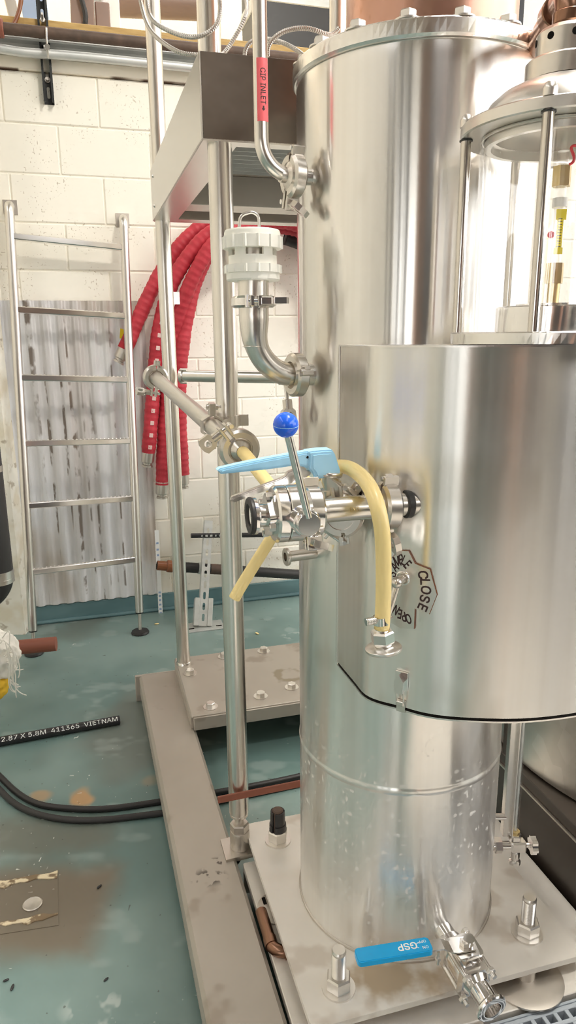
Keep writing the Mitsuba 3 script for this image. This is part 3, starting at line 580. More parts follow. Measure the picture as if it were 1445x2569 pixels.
q = add(k + '__latch', X(J(obox(-0.011, 0.011, 0.002, 0.034, 0, 0.004), prism(Polygon([(-0.007, 0), (0.007, 0), (0.0085, 0.022), (0, 0.034), (-0.0085, 0.022)]), 0.012, z0=0.004)), LF), 'steel_bright', smooth=20, label='bright toggle latch at the lower edge')
add(q + '__wire_loop', X(tube(bends([(-0.006, 0.012, 0.009), (-0.0065, -0.022, 0.007), (0.0065, -0.022, 0.007), (0.006, 0.012, 0.009)], 0.004), 0.0014, 8), LF), 'steel_satin')
add(q + '__hook', X(J(obox(-0.008, 0.008, -0.040, -0.018, 0, 0.003), obox(-0.007, 0.007, -0.026, -0.018, 0, 0.009, c=0.001)), LF), 'steel_cast', smooth=20)

# ------------------------------------------------------------------ glass vessel on the housing
VC = np.array([0.3806, 1.0752, 0.0]); vr = 0.1345
k = thing('glass_vessel', 'glass cylinder vessel with domed steel lid standing on the housing', 'vessel')
add(k + '__base_ring', turned([(0.0, 1.4070), (vr + 0.00175, 1.4070), (vr + 0.00175, 1.4213), (vr, 1.4231), (0.0, 1.4231)], VC, Z3, 96), 'steel_sheet', smooth=25)
add(k + '__glass_cylinder', X(lathe([(0.10647, 1.4235), (0.10647, 1.6849)], 96), frame(VC)), 'clear_glass', smooth=True)
add(k + '__glass_cylinder', X(lathe([(0.10086, 1.4235), (0.10086, 1.6849)], 96), frame(VC)), 'clear_glass', smooth=True)
q = add(k + '__lid', turned([(0.0877, 1.6853), (vr - 0.00175, 1.6853), (vr, 1.6870), (vr, 1.6998), (vr - 0.00175, 1.7015), (0.10875, 1.7015), (0.10612, 1.7112), (0.09735, 1.7252), (0.08244, 1.7375), (0.06139, 1.7471), (0.03947, 1.7524), (0.0, 1.7533)], VC, Z3, 96), 'steel_satin', smooth=40)
add(q + '__inner_dome', turned([(0.0877, 1.6853), (0.08682, 1.6963), (0.07893, 1.7155), (0.05701, 1.7313), (0.0, 1.7375)], VC, Z3, 64), 'steel_dull', smooth=40)
add(q + '__gasket', X(ring(0.10366, 0.0021, 96, 8), frame(VC + Z3 * 1.6831)), 'steel_dull')
add(q + '__lower_ring', X(lathe([(0.09121, 1.6726), (0.09998, 1.6726), (0.09998, 1.6853), (0.09121, 1.6853)], 96, closed=True), frame(VC)), 'steel_satin')
fa = math.atan2(-VC[1], -VC[0])
for i in range(5):
    a = fa - math.radians(7 + 72 * i); p = VC + 0.12673 * np.array([math.cos(a), math.sin(a), 0])
    q = add(k + '__tie_rod', cyl(p + Z3 * 1.4231, p + Z3 * 1.6853, 0.00728, 24), 'steel_rod')
    add(q + '__collar', turned([(0, 0), (0.00921, 0), (0.00921, 0.00175), (0, 0.00175)], p + Z3 * 1.6834, Z3, 24), 'black_steel')
    add(q + '__dome_nut', turned([(0, 0), (0.00921, 0), (0.00921, 0.00789), (0.00859, 0.01052), (0.00658, 0.01491), (0.00351, 0.0171), (0, 0.01754)], p + Z3 * 1.7011, Z3, 24), 'steel_satin')
k2 = thing('vapour_union', 'steel union with pin holes on top of the glass vessel lid', 'pipe fitting')
add(k2 + '__collar', turned([(0, 1.7506), (0.05262, 1.7506), (0.05262, 1.7734), (0.04999, 1.7761), (0, 1.7761)], VC, Z3, 48), 'steel_cast')
add(k2 + '__nut', turned([(0, 1.7761), (0.03859, 1.7761), (0.04034, 1.7787), (0.04034, 1.8076), (0.03596, 1.8129), (0, 1.8129)], VC, Z3, 48), 'steel_cast', smooth=30)
for i in range(8):
    a = fa - 0.55 + i * math.pi / 4; d = np.array([math.cos(a), math.sin(a), 0])
    add(k2 + '__pin_hole', cyl(VC + d * 0.03508 + Z3 * 1.7989, VC + d * 0.04087 + Z3 * 1.7989, 0.00456, 16), 'black_gap')
single('copper_vapour_pipe', 'brown copper pipe with an elbow above the glass vessel, leading back past the column', 'copper pipe',
       J(tube(bends([VC + Z3 * 1.8111, VC + Z3 * 1.8629, (0.50, 2.10, 1.88)], 0.0307), 0.01886, 24), cyl(VC + Z3 * 1.8190, VC + Z3 * 1.8348, 0.02149, 24, c=0.00175),
         cyl(VC + (0.00456, 0.06139, 1.8610), VC + (0.00658, 0.0877, 1.8603), 0.02149, 24, c=0.00175)), 'copper_dark')
single('overflow_block', 'round steel block standing inside the glass vessel', 'block', turned([(0, 1.4231), (0.07191, 1.4231), (0.07191, 1.4568), (0.07016, 1.4586), (0.04385, 1.4586), (0.04385, 1.4621), (0, 1.4621)], VC, Z3, 64), 'steel_bright')
k = thing('hydrometer_glass', 'inner glass with a yellow hydrometer scale inside the big glass vessel', 'hydrometer')
add(k + '__inner_glass', X(lathe([(0.04385, 1.4621), (0.04385, 1.6261)], 48), frame(VC)), 'clear_glass', smooth=True)
hx = A3(0.3871, 1.0752, 1.5562); hx = np.array([hx[0], hx[1], 0])
add(k + '__float_tube', cyl(hx + Z3 * 1.4638, hx + Z3 * 1.6656, 0.00789, 16), 'clear_glass')
add(k + '__brass_cap', J(cyl(hx + Z3 * 1.6200, hx + Z3 * 1.6463, 0.01272, 6), cyl(hx + Z3 * 1.4902, hx + Z3 * 1.5182, 0.01272, 6)), 'brass', smooth=20)
add(k + '__lower_stem', cyl(hx + Z3 * 1.4621, hx + Z3 * 1.4902, 0.00877, 16), 'brass')
add(k + '__white_band', cyl(hx + Z3 * 1.5928, hx + Z3 * 1.6050, 0.01009, 20), 'white_print')
ys = add(k + '__yellow_scale', J(obox(-0.00702, 0.00702, 0, 0.00105, 1.5752, 1.5893), obox(-0.00482, 0.00351, 0, 0.00105, 1.5366, 1.5779), obox(-0.00702, 0.00526, 0, 0.00105, 1.5296, 1.5384)).apply_transform(frame(hx - (0, 0.01009, 0))), 'yellow_scale', smooth=False)
add(ys + '__mark', X(J([obox(-0.00351, 0.00175, -0.00035, 0.0, z, z + 0.00088) for z in np.arange(1.5393, 1.5761, 0.00368)]), frame(hx - (0, 0.01009, 0))), 'ink', smooth=False)
add(k + '__red_pointer', X(trimesh.creation.icosphere(2, 0.00482), frame(hx + (-0.0114, -0.00702, 1.5559))), 'red_plastic', smooth=True)
add(k + '__red_tie', tube(spline([hx + (0.00526, -0.01052, 1.6463), hx + (0.01052, -0.01052, 1.6568), hx + (0.00614, -0.01052, 1.6673), hx + (0.01403, -0.01052, 1.6699)], 20), 0.00193, 6), 'red_plastic')

# ------------------------------------------------------------------ sight gauge and second tank on the right
k = thing('sight_gauge', 'sight glass gauge with guard bar and small needle valve on the right of the column', 'gauge')
g0, g1 = A3(0.5039, 1.4400, 0.2707), A3(0.5005, 1.4400, 0.6015); g0 = np.array(g0); gz1 = g1[2] + 0.03
gx, gy, gz = g0
add(k + '__guard_channel', J(obox(gx - 0.004, gx + 0.013, gy - 0.002, gy + 0.001, gz, gz1), obox(gx + 0.011, gx + 0.0135, gy - 0.016, gy + 0.001, gz, gz1), obox(gx - 0.0045, gx - 0.002, gy, gy + 0.02, gz, gz1)), 'steel_satin', smooth=False)
add(k + '__glass_tube', cyl((gx + 0.022, gy - 0.004, gz + 0.02), (gx + 0.022, gy - 0.004, gz1), 0.0065, 20), 'clear_glass')
add(k + '__inner_tube', cyl((gx + 0.022, gy - 0.004, gz + 0.02), (gx + 0.022, gy - 0.004, gz1), 0.0035, 12), 'galvanised')
add(k + '__standoff', cyl((gx - 0.035, gy + 0.004, gz + 0.05), (gx, gy + 0.004, gz + 0.05), 0.008, 16), 'steel_bright')
v = add(k + '__needle_valve', J(X(box(0.036, 0.026, 0.028, 0.004), frame((gx + 0.030, gy - 0.006, gz - 0.020))), cyl((gx - 0.045, gy - 0.006, gz - 0.02), (gx + 0.014, gy - 0.006, gz - 0.02), 0.0095, 16),
        turned([(0, 0), (0.013, 0), (0.015, 0.003), (0.015, 0.013), (0.012, 0.016), (0, 0.016)], (gx + 0.022, gy - 0.006, gz - 0.004), Z3, 6)), 'steel_bright', smooth=25)
add(v + '__left_nut', turned([(0, 0), (0.016, 0), (0.018, 0.003), (0.018, 0.017), (0, 0.019)], (gx - 0.026, gy - 0.006, gz - 0.02), (1, 0, 0), 6), 'steel_bright', smooth=20)
add(v + '__knob', J(cyl((gx + 0.046, gy - 0.006, gz - 0.02), (gx + 0.062, gy - 0.006, gz - 0.02), 0.006, 14), X(prism(Point(0, 0).buffer(0.019, quad_segs=12).difference(Polygon()) if False else Polygon([((0.0215 if i % 4 < 2 else 0.0175) * math.cos(i * math.pi / 12), (0.0215 if i % 4 < 2 else 0.0175) * math.sin(i * math.pi / 12)) for i in range(24)]), 0.013), frame((gx + 0.060, gy - 0.006, gz - 0.02), (1, 0, 0)))), 'steel_bright', smooth=20)
add(v + '__drain_nipple', turned([(0, 0), (0.0135, 0), (0.0135, 0.006), (0.009, 0.009), (0.0105, 0.018), (0.0105, 0.030), (0.008, 0.036), (0, 0.036)], (gx + 0.026, gy - 0.006, gz - 0.068), Z3, 20), 'steel_bright')
add(v + '__union_seal', cyl((gx + 0.022, gy - 0.006, gz + 0.012), (gx + 0.022, gy - 0.006, gz + 0.020), 0.0105, 16), 'brass')
single('receiver_tank', 'swirl finished stainless tank behind the sight gauge at the right edge', 'tank', turned([(0, 0.295), (0.64, 0.295), (0.66, 0.30), (0.66, 1.33), (0.62, 1.36), (0, 1.38)], (1.25, 1.90, 0), Z3, 96), 'steel_swirl', smooth=25)
k = thing('dark_plinth', 'dark brown steel plinth below the swirl finished tank', 'plinth')
add(k + '__upper_panel', rbox(1.035, 1.9, 0.5, 2.3, 0.262, 0.293, c=0.002), 'panel_dark', smooth=False)
add(k + '__lower_panel', rbox(1.030, 1.9, 0.5, 2.3, 0.0, 0.258, c=0.002), 'panel_dark', smooth=False)
add(k + '__seam', rbox(1.0285, 1.04, 0.5, 2.3, 0.2575, 0.2625), 'steel_dull', smooth=False)
single('drain_pipe_behind', 'thin dark vertical pipe between the column and the sight gauge', 'pipe', cyl(A3(0.6072, 1.7500, 0.1385), A3(0.6044, 1.7500, 0.4493), 0.016, 20), 'panel_dark')

# ------------------------------------------------------------------ sanitary clamps, valves and hoses
def tri_clamp(label, c, a, e, Rf=0.0275, th=0.024, key='pipe_clamp', m='steel_cast', spin=90.0, wing=True, group=None, L=0.0):
    """two half rings round a pipe along a; the bolt lies on the side e and runs along a x e."""
    k = thing(key, label, 'pipe clamp', group); F = frame(c, a, e)
    ro = Rf + 0.011
    pr = [(Rf - 0.004, -th / 2), (Rf + 0.006, -th / 2), (ro, -th / 2 + 0.004), (ro, th / 2 - 0.004), (Rf + 0.006, th / 2), (Rf - 0.004, th / 2)]
    for s in (1, -1):
        h = lathe(pr, 22, math.radians(13 if s > 0 else -174), math.radians(174 if s > 0 else -13), closed=True)
        ear = obox(Rf - 0.001, Rf + 0.030, s * 0.0065 - 0.003, s * 0.0065 + 0.003, -th / 2 + 0.001, th / 2 - 0.001, c=0.001)
        lug = obox(-ro - 0.012, -ro + 0.003, s * 0.0045 - 0.004, s * 0.0045 + 0.004, -th / 2 + (0.001 if s > 0 else 0.007), th / 2 - (0.001 if s > 0 else 0.007), c=0.0008)
        add(k + '__half_ring', X(J(h, ear, lug), F), m, smooth=32)
    add(k + '__hinge_pin', X(cyl((-ro - 0.007, 0, -th / 2 - 0.001), (-ro - 0.007, 0, th / 2 + 0.001), 0.0035, 14), F), 'steel_bright')
    xb = Rf + 0.020
    b = add(k + '__bolt', X(cyl((xb, -0.016, 0), (xb, 0.034 + L, 0), 0.0040, 14), F), 'steel_bright')
    add(b + '__pivot', X(cyl((xb, -0.014, -th / 2), (xb, -0.014, th / 2), 0.0042, 14), F), 'steel_bright')
    if wing:
        poly = Polygon([(0, -0.0065), (0.016, -0.0065), (0.021, -0.0135), (0.040, -0.0145), (0.044, -0.006), (0.044, 0.006), (0.040, 0.0145), (0.021, 0.0135), (0.016, 0.0065), (0, 0.0065)]).buffer(0.0012, quad_segs=3).difference(Point(0.030, 0).buffer(0.0075, quad_segs=8))
        W = F @ frame((xb, 0.010 + L, 0), (math.cos(math.radians(spin)), 0, math.sin(math.radians(spin))), (0, 1, 0))
        add(k + '__wing_nut', X(J(prism(poly, 0.010, z0=-0.005), cyl((0.0, 0, 0), (0.018, 0, 0), 0.0078, 16)), W), m, smooth=25)
    return k
def ferrule(o, a, r, Rf, L, t=0.0065):                                        # a short ferrule along a from o: pipe of radius r with a flange at its end
    return turned([(0, 0), (r, 0), (r, L - t - 0.004), (Rf - 0.003, L - t + 0.001), (Rf, L - t + 0.002), (Rf, L - 0.001), (Rf - 0.001, L), (0, L)], o, a, 40)
PA = unit((-0.9, -0.42, 0)); PT = np.cross(Z3, PA)

# clean-in-place inlet pipe with its red label
ci = np.array([0.012, 1.3245, 1.688])
k = thing('inlet_pipe', 'stainless pipe with a red label reading CIP INLET, bending into the column', 'pipe')
add(k + '__tube', tube(np.vstack([[(-0.0385, 1.301, 3.1)], bends([(-0.0385, 1.301, 2.6), (-0.0385, 1.301, 1.688), ci - PA * 0.004], 0.052, 16)]), 0.0122, 28), 'steel_tube')
add(k + '__ferrule', ferrule(ci + PA * 0.022, -PA, 0.0125, 0.0252, 0.020), 'steel_cast')
LFR = frame((-0.0385, 1.301, 0), (0, 0, -1), unit((0.03, -1, 0)))
tp = X(lathe([(0.01245, 1.765), (0.01245, 1.857)], 24, -math.radians(112), math.radians(40)), np.eye(4)) if False else None
def pipe_patch(F, R, x0, x1, t0, t1, h, n=16):                               # a thin sticker on a pipe: x along its axis, t degrees round it
    t = np.radians(np.linspace(t0, t1, n + 1)); o = np.c_[np.cos(t), np.sin(t)]
    pr = Polygon(np.vstack([o * R, (o * (R + h))[::-1]])); return X(prism(pr, x1 - x0, z0=x0), F)
tk = add(k + '__label', pipe_patch(LFR, 0.0122, -1.8575, -1.7645, -70, 30, 0.0004), 'red_tape', smooth=30, label='red tape label with black lettering CIP INLET and an arrow')
add(tk + '__lettering', J(wrap(X(lettering('CIP INLET', 0.0085, 0.0003, np.eye(4), False, 0.92), frame((-1.816, 0.0042, 0.0005))), LFR, 0.0122),
    wrap(X(prism([(-0.003, -0.0012), (0.001, -0.0012), (0.001, -0.003), (0.0045, 0), (0.001, 0.003), (0.001, 0.0012), (-0.003, 0.0012)], 0.0003), frame((-1.784, 0.0042, 0.0005))), LFR, 0.0122)), 'ink', smooth=False)
cp = ci + PA * 0.0; nz = np.array([0.045, 1.340, 1.688])
k = thing('column_nozzle', 'short steel nozzle on the left of the column for the CIP inlet pipe', 'nozzle', 'nozzles on the column')
add(k + '__stub', ferrule(nz - PA * 0.02, PA, 0.0130, 0.0252, 0.0525), 'steel_sheet')
tri_clamp('clamp with an upright wing nut joining the CIP inlet pipe to the column', nz + PA * 0.033, PA, unit(PT * -0.35 - Z3 * 0.94), 0.0252, m='steel_cast', spin=35)

# vacuum relief valve on a swept elbow
XV = np.array([-0.0565, 1.2875, 0.0]); ve = np.array([0.046, 1.337, 1.351])
k = thing('column_nozzle', 'short steel nozzle on the left of the column for the relief valve elbow', 'nozzle', 'nozzles on the column')
add(k + '__stub', ferrule(ve - PA * 0.02, PA, 0.0200, 0.0275, 0.052), 'steel_sheet')
k = thing('relief_elbow', 'swept stainless elbow rising from the column to the white relief valve', 'pipe elbow')
pth = bends([XV + Z3 * 1.462, XV + Z3 * 1.351, ve + PA * 0.034], 0.085, 22)
rr = 0.0205 + 0.0055 * np.clip((pth[:, 2] - 1.395) / 0.065, 0, 1)
pth2 = np.vstack([np.linspace(pth[0], pth[1], 8)[:-1], pth[1:]]); rr = 0.0205 + 0.0055 * np.clip((pth2[:, 2] - 1.398) / 0.05, 0, 1)
add(k + '__bend', tube(pth2, rr, 36), 'steel_tube')
add(k + '__seam', X(ring(0.0208, 0.0006, 40, 6), frame(XV + Z3 * 1.403)), 'steel_satin')
add(k + '__upper_ferrule', ferrule(XV + Z3 * 1.455, Z3, 0.026, 0.030, 0.022), 'steel_tube')
add(k + '__column_ferrule', ferrule(ve + PA * 0.052, -PA, 0.0205, 0.0275, 0.020), 'steel_cast')
tri_clamp('bright clamp with its wing nut pointing right, just below the white relief valve', XV + Z3 * 1.478, Z3, unit((0.12, -0.99, 0)), 0.0285, 0.020, m='steel_bright', spin=90)
tri_clamp('clamp joining the relief elbow to the column, wing nut hanging above the blue ball', ve + PA * 0.032, PA, unit(-PT * 0.98 - Z3 * 0.2), 0.0285, 0.024, spin=12, L=0.030)
k = thing('relief_valve', 'white plastic vacuum relief valve with a wire loop on top', 'valve')
add(k + '__inlet_tube', cyl(XV + Z3 * 1.480, XV + Z3 * 1.518, 0.0268, 40), 'steel_tube')
def ribbed(r0, r1, z0, z1, n, cc): 
    pts = []
    for i in range(n):
        for q, r in ((0.0, r0), (0.72, r0), (0.78, r1), (0.94, r1)):
            a = 2 * math.pi * (i + q) / n; pts += [(r * math.cos(a), r * math.sin(a))]
    pts = []
    for i in range(n * 12):
        a = 2 * math.pi * i / (n * 12); pts.append(((r1 if i % 12 in (0, 1) else r0) * math.cos(a), (r1 if i % 12 in (0, 1) else r0) * math.sin(a)))
    return J(X(prism(Polygon(pts), z1 - z0), frame(XV + Z3 * z0)))
add(k + '__base', turned([(0, 1.513), (0.0445, 1.513), (0.0460, 1.515), (0.0460, 1.524), (0.045, 1.526), (0, 1.526)], XV, Z3, 64), 'white_plastic', smooth=30)
add(k + '__lower_ring_nut', ribbed(0.0478, 0.0500, 1.5255, 1.5385, 14, 0), 'white_plastic', smooth=25)
add(k + '__body', J(turned([(0, 1.538), (0.0405, 1.538), (0.0415, 1.540), (0.0415, 1.5535), (0, 1.5535)], XV, Z3, 64),
    [lathe([(0.0355, 1.5535), (0.0415, 1.5535), (0.0415, 1.566), (0.0355, 1.566)], 12, math.radians(a - 14), math.radians(a + 14), closed=True).apply_transform(frame(XV)) for a in (25, 97, 169, 241, 313)]), 'white_plastic', smooth=30)
add(k + '__inner_core', cyl(XV + Z3 * 1.553, XV + Z3 * 1.567, 0.030, 40), 'steel_dull')
add(k + '__upper_ring_nut', ribbed(0.0495, 0.0522, 1.565, 1.5845, 14, 0), 'white_plastic', smooth=25)
add(k + '__cap', turned([(0, 1.584), (0.0478, 1.584), (0.0478, 1.591), (0.0462, 1.5945), (0.043, 1.5955), (0, 1.597)], XV, Z3, 64), 'white_plastic', smooth=35)
hw = unit((1, 0.1, 0))
add(k + '__wire_loop', tube(bends([XV + Z3 * 1.590 - hw * 0.0235, XV + Z3 * 1.619 - hw * 0.0195, XV + Z3 * 1.625, XV + Z3 * 1.619 + hw * 0.0115, XV + Z3 * 1.594 + hw * 0.0125], 0.012, 8), 0.0028, 12), 'steel_satin')

# sample line from the housing with its valves
A1 = -U; H0 = np.array([0.208, 1.080, 1.160]) + V * 0.02; N1 = -V
def pt(t, n=0.0, z=0.0): return H0 + A1 * t + N1 * n + Z3 * z
k = thing('sample_pipe', 'stainless sample pipe sticking out of the housing to the left', 'pipe')
add(k + '__tube', cyl(pt(0.052), pt(0.170), 0.0190, 48), 'steel_tube')
add(k + '__ferrule', ferrule(pt(0.075), -A1, 0.0191, 0.0275, 0.024), 'steel_cast')
add(k + '__ferrule', ferrule(pt(0.150), A1, 0.0191, 0.0275, 0.024), 'steel_cast')
add(k + '__wall_stub', ferrule(pt(-0.09), A1, 0.0185, 0.0275, 0.138), 'steel_cast')
add(k + '__seal', cyl(pt(0.008), pt(0.020), 0.0225, 32, c=0.002), 'rubber_black')
add(k + '__stamp', wrap(X(lettering('ENT', 0.006, 0.0001, np.eye(4), False), frame((0.110, 0.0, 0.0003), (0, 0, 1), (-1, 0, 0))), frame(H0, A1, unit(N1 + 0.15 * Z3)), 0.0190), 'brass', smooth=False)
tri_clamp('clamp where the sample pipe leaves the housing, wing nut pointing at the sign', pt(0.048), A1, unit(-Z3 * 0.93 - N1 * 0.15), 0.0275, 0.026, spin=75)
tri_clamp('bright clamp between the sample pipe and the blue ball lever valve', pt(0.173), A1, unit(-Z3 * 0.98 + N1 * 0.2), 0.0290, 0.026, m='steel_bright', spin=20)
k = thing('ball_lever_valve', 'bright butterfly valve with a blue ball lever and an open ferrule facing left', 'valve')
add(k + '__rear_body', J(turned([(0, 0.178), (0.026, 0.178), (0.026, 0.186), (0.041, 0.190), (0.0435, 0.193), (0.0435, 0.2135), (0.042, 0.215), (0, 0.215)], H0, A1, 64)), 'steel_bright', smooth=25)
add(k + '__front_body', J(turned([(0, 0.2158), (0.042, 0.2158), (0.0435, 0.2175), (0.0435, 0.231), (0.040, 0.2345), (0, 0.236)], H0, A1, 64), X(prism(plate_poly(-0.026, 0.026, -0.026, 0.026, 0.010), 0.012, z0=0.234), frame(H0, A1, unit(Z3 + N1)))), 'steel_bright', smooth=25)
for i in range(4):
    q = unit(Z3 * math.cos(math.pi / 2 * i + 0.35) + N1 * math.sin(math.pi / 2 * i + 0.35))
    add(k + '__bolt', X(hexa(0.0062, 0.010, 0.001), frame(pt(0.238) + q * 0.0335, A1)), 'steel_bright', smooth=20)
add(k + '__outlet_ferrule', turned([(0.013, 0.2655), (0.013, 0.245), (0.0, 0.245), (0.018, 0.244), (0.018, 0.256), (0.0255, 0.2595), (0.028, 0.2605), (0.028, 0.2650), (0.0272, 0.2655), (0.013, 0.2655)], H0, A1, 48), 'steel_bright', smooth=30)
add(k + '__gasket', X(lathe([(0.0165, 0.2655), (0.0275, 0.2655), (0.0285, 0.267), (0.0285, 0.270), (0.0265, 0.272), (0.0185, 0.272), (0.0165, 0.270)], 48, closed=True), frame(H0, A1)), 'rubber_black', smooth=40)
add(k + '__bore_seat', turned([(0.007, 0.258), (0.0165, 0.258), (0.0165, 0.267), (0.014, 0.2675), (0.008, 0.2665), (0.007, 0.262)], H0, A1, 40), 'white_plastic')
add(k + '__bore', cyl(pt(0.2450), pt(0.2595), 0.0072, 24), 'black_gap')
hb = pt(0.2000)
add(k + '__lever_housing', J(cyl(hb + N1 * 0.02, hb + N1 * 0.066, 0.0205, 40, c=0.002)), 'steel_bright')
add(k + '__lever_hub', J(cyl(hb + N1 * 0.066, hb + N1 * 0.075, 0.0172, 40, c=0.001)), 'steel_bright')
bc = A3(-0.0019, 0.9550, 1.3042); bc = np.array(bc)
add(k + '__lever_rod', cyl(hb + N1 * 0.071 + Z3 * 0.010, bc, 0.0058, 20), 'steel_bright')
q = add(k + '__ball_knob', X(trimesh.creation.icosphere(4, 0.0172), frame(bc)), 'cobalt_plastic', smooth=True, label='glossy blue plastic ball knob')
add(q + '__mould_line', X(ring(0.0171, 0.00035, 48, 6), frame(bc, (0.03, -0.18, 1))), 'sky_blue_paint')

# second butterfly valve, seen from its end, with the pale blue squeeze handle
C2 = np.array(A3(0.0900, 1.1650, 1.1344)); D2 = unit((-0.10, -0.995, 0)); S2 = np.cross(D2, Z3)
k = thing('squeeze_handle_valve', 'butterfly valve behind the sample pipe with a pale blue painted squeeze handle', 'valve')
add(k + '__body', turned([(0, -0.02), (0.028, -0.02), (0.028, -0.006), (0.040, 0.0), (0.040, 0.026), (0.028, 0.032), (0.028, 0.046), (0, 0.046)], C2, D2, 48), 'steel_cast', smooth=30)
add(k + '__pipe', cyl(C2 - D2 * 0.085, C2, 0.0192, 32), 'steel_tube')
HV = None
vtop = np.array(A3(0.0639, 1.1150, 1.2020)); vbot = C2 + D2 * 0.013 + Z3 * 0.022
add(k + '__neck', hull(np.vstack([vtop + 0.012 * np.c_[np.cos(np.arange(12) * math.pi / 6), np.sin(np.arange(12) * math.pi / 6), np.zeros(12)], vbot + np.array([[sx * 0.026, sy * 0.012, 0] for sx in (-1, 1) for sy in (-1, 1)])])), 'steel_cast', smooth=40)
add(k + '__collar', turned([(0, 0), (0.022, 0), (0.0235, 0.002), (0.0235, 0.006), (0.022, 0.008), (0, 0.008)], vtop + Z3 * 0.001, Z3 + 0.12 * U, 36), 'steel_cast')
def uprism(poly, vf, h, c=0.002):                                              # a shape drawn in (u, z), standing across the view, front face at v = vf, eased edges
    p = Polygon(poly) if not isinstance(poly, Polygon) else poly
    F = frame(V * (vf + h), -V, U); ms = []
    for d, z0, z1 in ((c, 0, h), (c * 0.4, c * 0.35, h - c * 0.35), (0, c, h - c)):
        s = p.buffer(-d) if d else p
        for g in getattr(s, 'geoms', [s]): ms.append(X(prism(g, z1 - z0, z0=z0), F))
    return J(ms)
hp1 = [(0.1811, 1.2239), (0.1849, 1.2268), (0.2166, 1.2324), (0.2544, 1.2377), (0.2896, 1.2421), (0.3188, 1.2456), (0.3450, 1.2474), (0.3622, 1.2472), (0.3670, 1.2399), (0.3759, 1.2138), (0.3752, 1.2067), (0.3551, 1.2034), (0.3338, 1.2015), (0.3298, 1.2113), (0.3239, 1.2193), (0.3056, 1.2248), (0.2888, 1.2233), (0.2541, 1.2209), (0.2163, 1.2193), (0.1864, 1.2180)]
hp1 = Polygon(hp1)
q = add(k + '__squeeze_handle', J(uprism(hp1, 1.043, 0.024, 0.004), uprism(hp1.intersection(Polygon([(0.3241, 1.2648), (0.4118, 1.2607), (0.4132, 1.1761), (0.3238, 1.1821)])), 1.036, 0.040, 0.006)), 'sky_blue_paint', smooth=28, label='pale blue painted squeeze handle, chipped at its tip')
add(q + '__pin', cyl(A3(0.0308, 1.0907, 1.2373), A3(0.0313, 1.1090, 1.2342), 0.0020, 10), 'black_gap')
hp2 = [(0.2007, 1.1752), (0.2027, 1.1807), (0.2409, 1.1927), (0.2795, 1.2042), (0.2886, 1.2087), (0.2926, 1.2142), (0.3089, 1.2202), (0.3305, 1.2126), (0.3292, 1.2075), (0.3120, 1.1996), (0.3022, 1.1977), (0.2937, 1.1950), (0.2406, 1.1826), (0.2062, 1.1716)]
add(k + '__lower_lever', uprism(hp2, 1.047, 0.014, 0.003), 'steel_satin', smooth=28, label='bare steel lower lever of the squeeze handle')
tri_clamp('clamp with a stubby bolt showing above and below the middle of the sample pipe', C2 + D2 * -0.012, D2, unit(S2 * 0.55 - Z3 * 0.8), 0.0285, 0.022, spin=90, wing=False)
tri_clamp('clamp behind the yellow hose loop, on the outlet of the squeeze handle valve', C2 + D2 * 0.040, D2, unit(S2 * 0.15 + Z3 * 0.98), 0.0265, 0.018, spin=0, wing=False)
k = thing('drain_stub', 'small open ferrule stub low on the left of the column, below the valves', 'pipe stub')
ds = np.array(A3(0.0517, 1.3230, 1.0091)); dz = unit((-0.93, -0.36, 0))
add(k + '__stub', turned([(0.0085, 0.062), (0.0085, 0.040), (0, 0.040), (0, -0.01), (0.0105, -0.01), (0.0105, 0.053), (0.017, 0.056), (0.0175, 0.0575), (0.0175, 0.061), (0.017, 0.062), (0.0085, 0.062)], ds, dz, 32), 'steel_cast')

# sloping drain pipe between the posts, with its clamps
da, db = np.array(A3(-0.0922, 1.3450, 1.2113)), np.array(A3(-0.3930, 2.1600, 1.3037)); dd = unit(da - db)
k = thing('sloping_drain_pipe', 'satin stainless pipe sloping down towards the camera past the front post', 'pipe')
add(k + '__tube', cyl(db, da, 0.0190, 40), 'steel_satin')
add(k + '__end_ferrule', ferrule(da - dd * 0.018, dd, 0.0190, 0.0280, 0.018), 'steel_cast')
add(k + '__reducer_cap', turned([(0.0280, 0.0), (0.0280, 0.004), (0.0265, 0.0055), (0.0245, 0.0065), (0.023, 0.0055), (0.0215, 0.006), (0.019, 0.012), (0.0125, 0.018), (0.0105, 0.024), (0.0105, 0.030), (0, 0.030)], da, dd, 48), 'steel_cast')
add(k + '__far_ferrule', ferrule(db + dd * 0.018, -dd, 0.0190, 0.0265, 0.018), 'steel_cast')
dx = unit(np.cross(dd, Z3)); dy = np.cross(dx, dd)
tri_clamp('clamp with a ringed wing nut at the lower end of the sloping pipe', da - dd * 0.001, dd, unit(dx * 0.6 + dy * 0.8), 0.0285, 0.022, spin=88)
tri_clamp('clamp at the far upper end of the sloping pipe, left of the rear post', db, -dd, unit(dx * 0.15 - dy), 0.0265, 0.022, spin=20)
k = thing('pipe_saddle', 'hexagonal pipe saddle and strap tying the sloping pipe to the front post', 'bracket')
sc = da - dd * 0.205
SF = frame(sc, dd, dx)
hexp = lambda r: Polygon([(r * math.cos(math.radians(60 * i + 30)), r * math.sin(math.radians(60 * i + 30))) for i in range(6)])
add(k + '__hex_strap', X(prism(hexp(0.0275).difference(hexp(0.0235)), 0.016, z0=-0.008), SF), 'steel_cast', smooth=20)
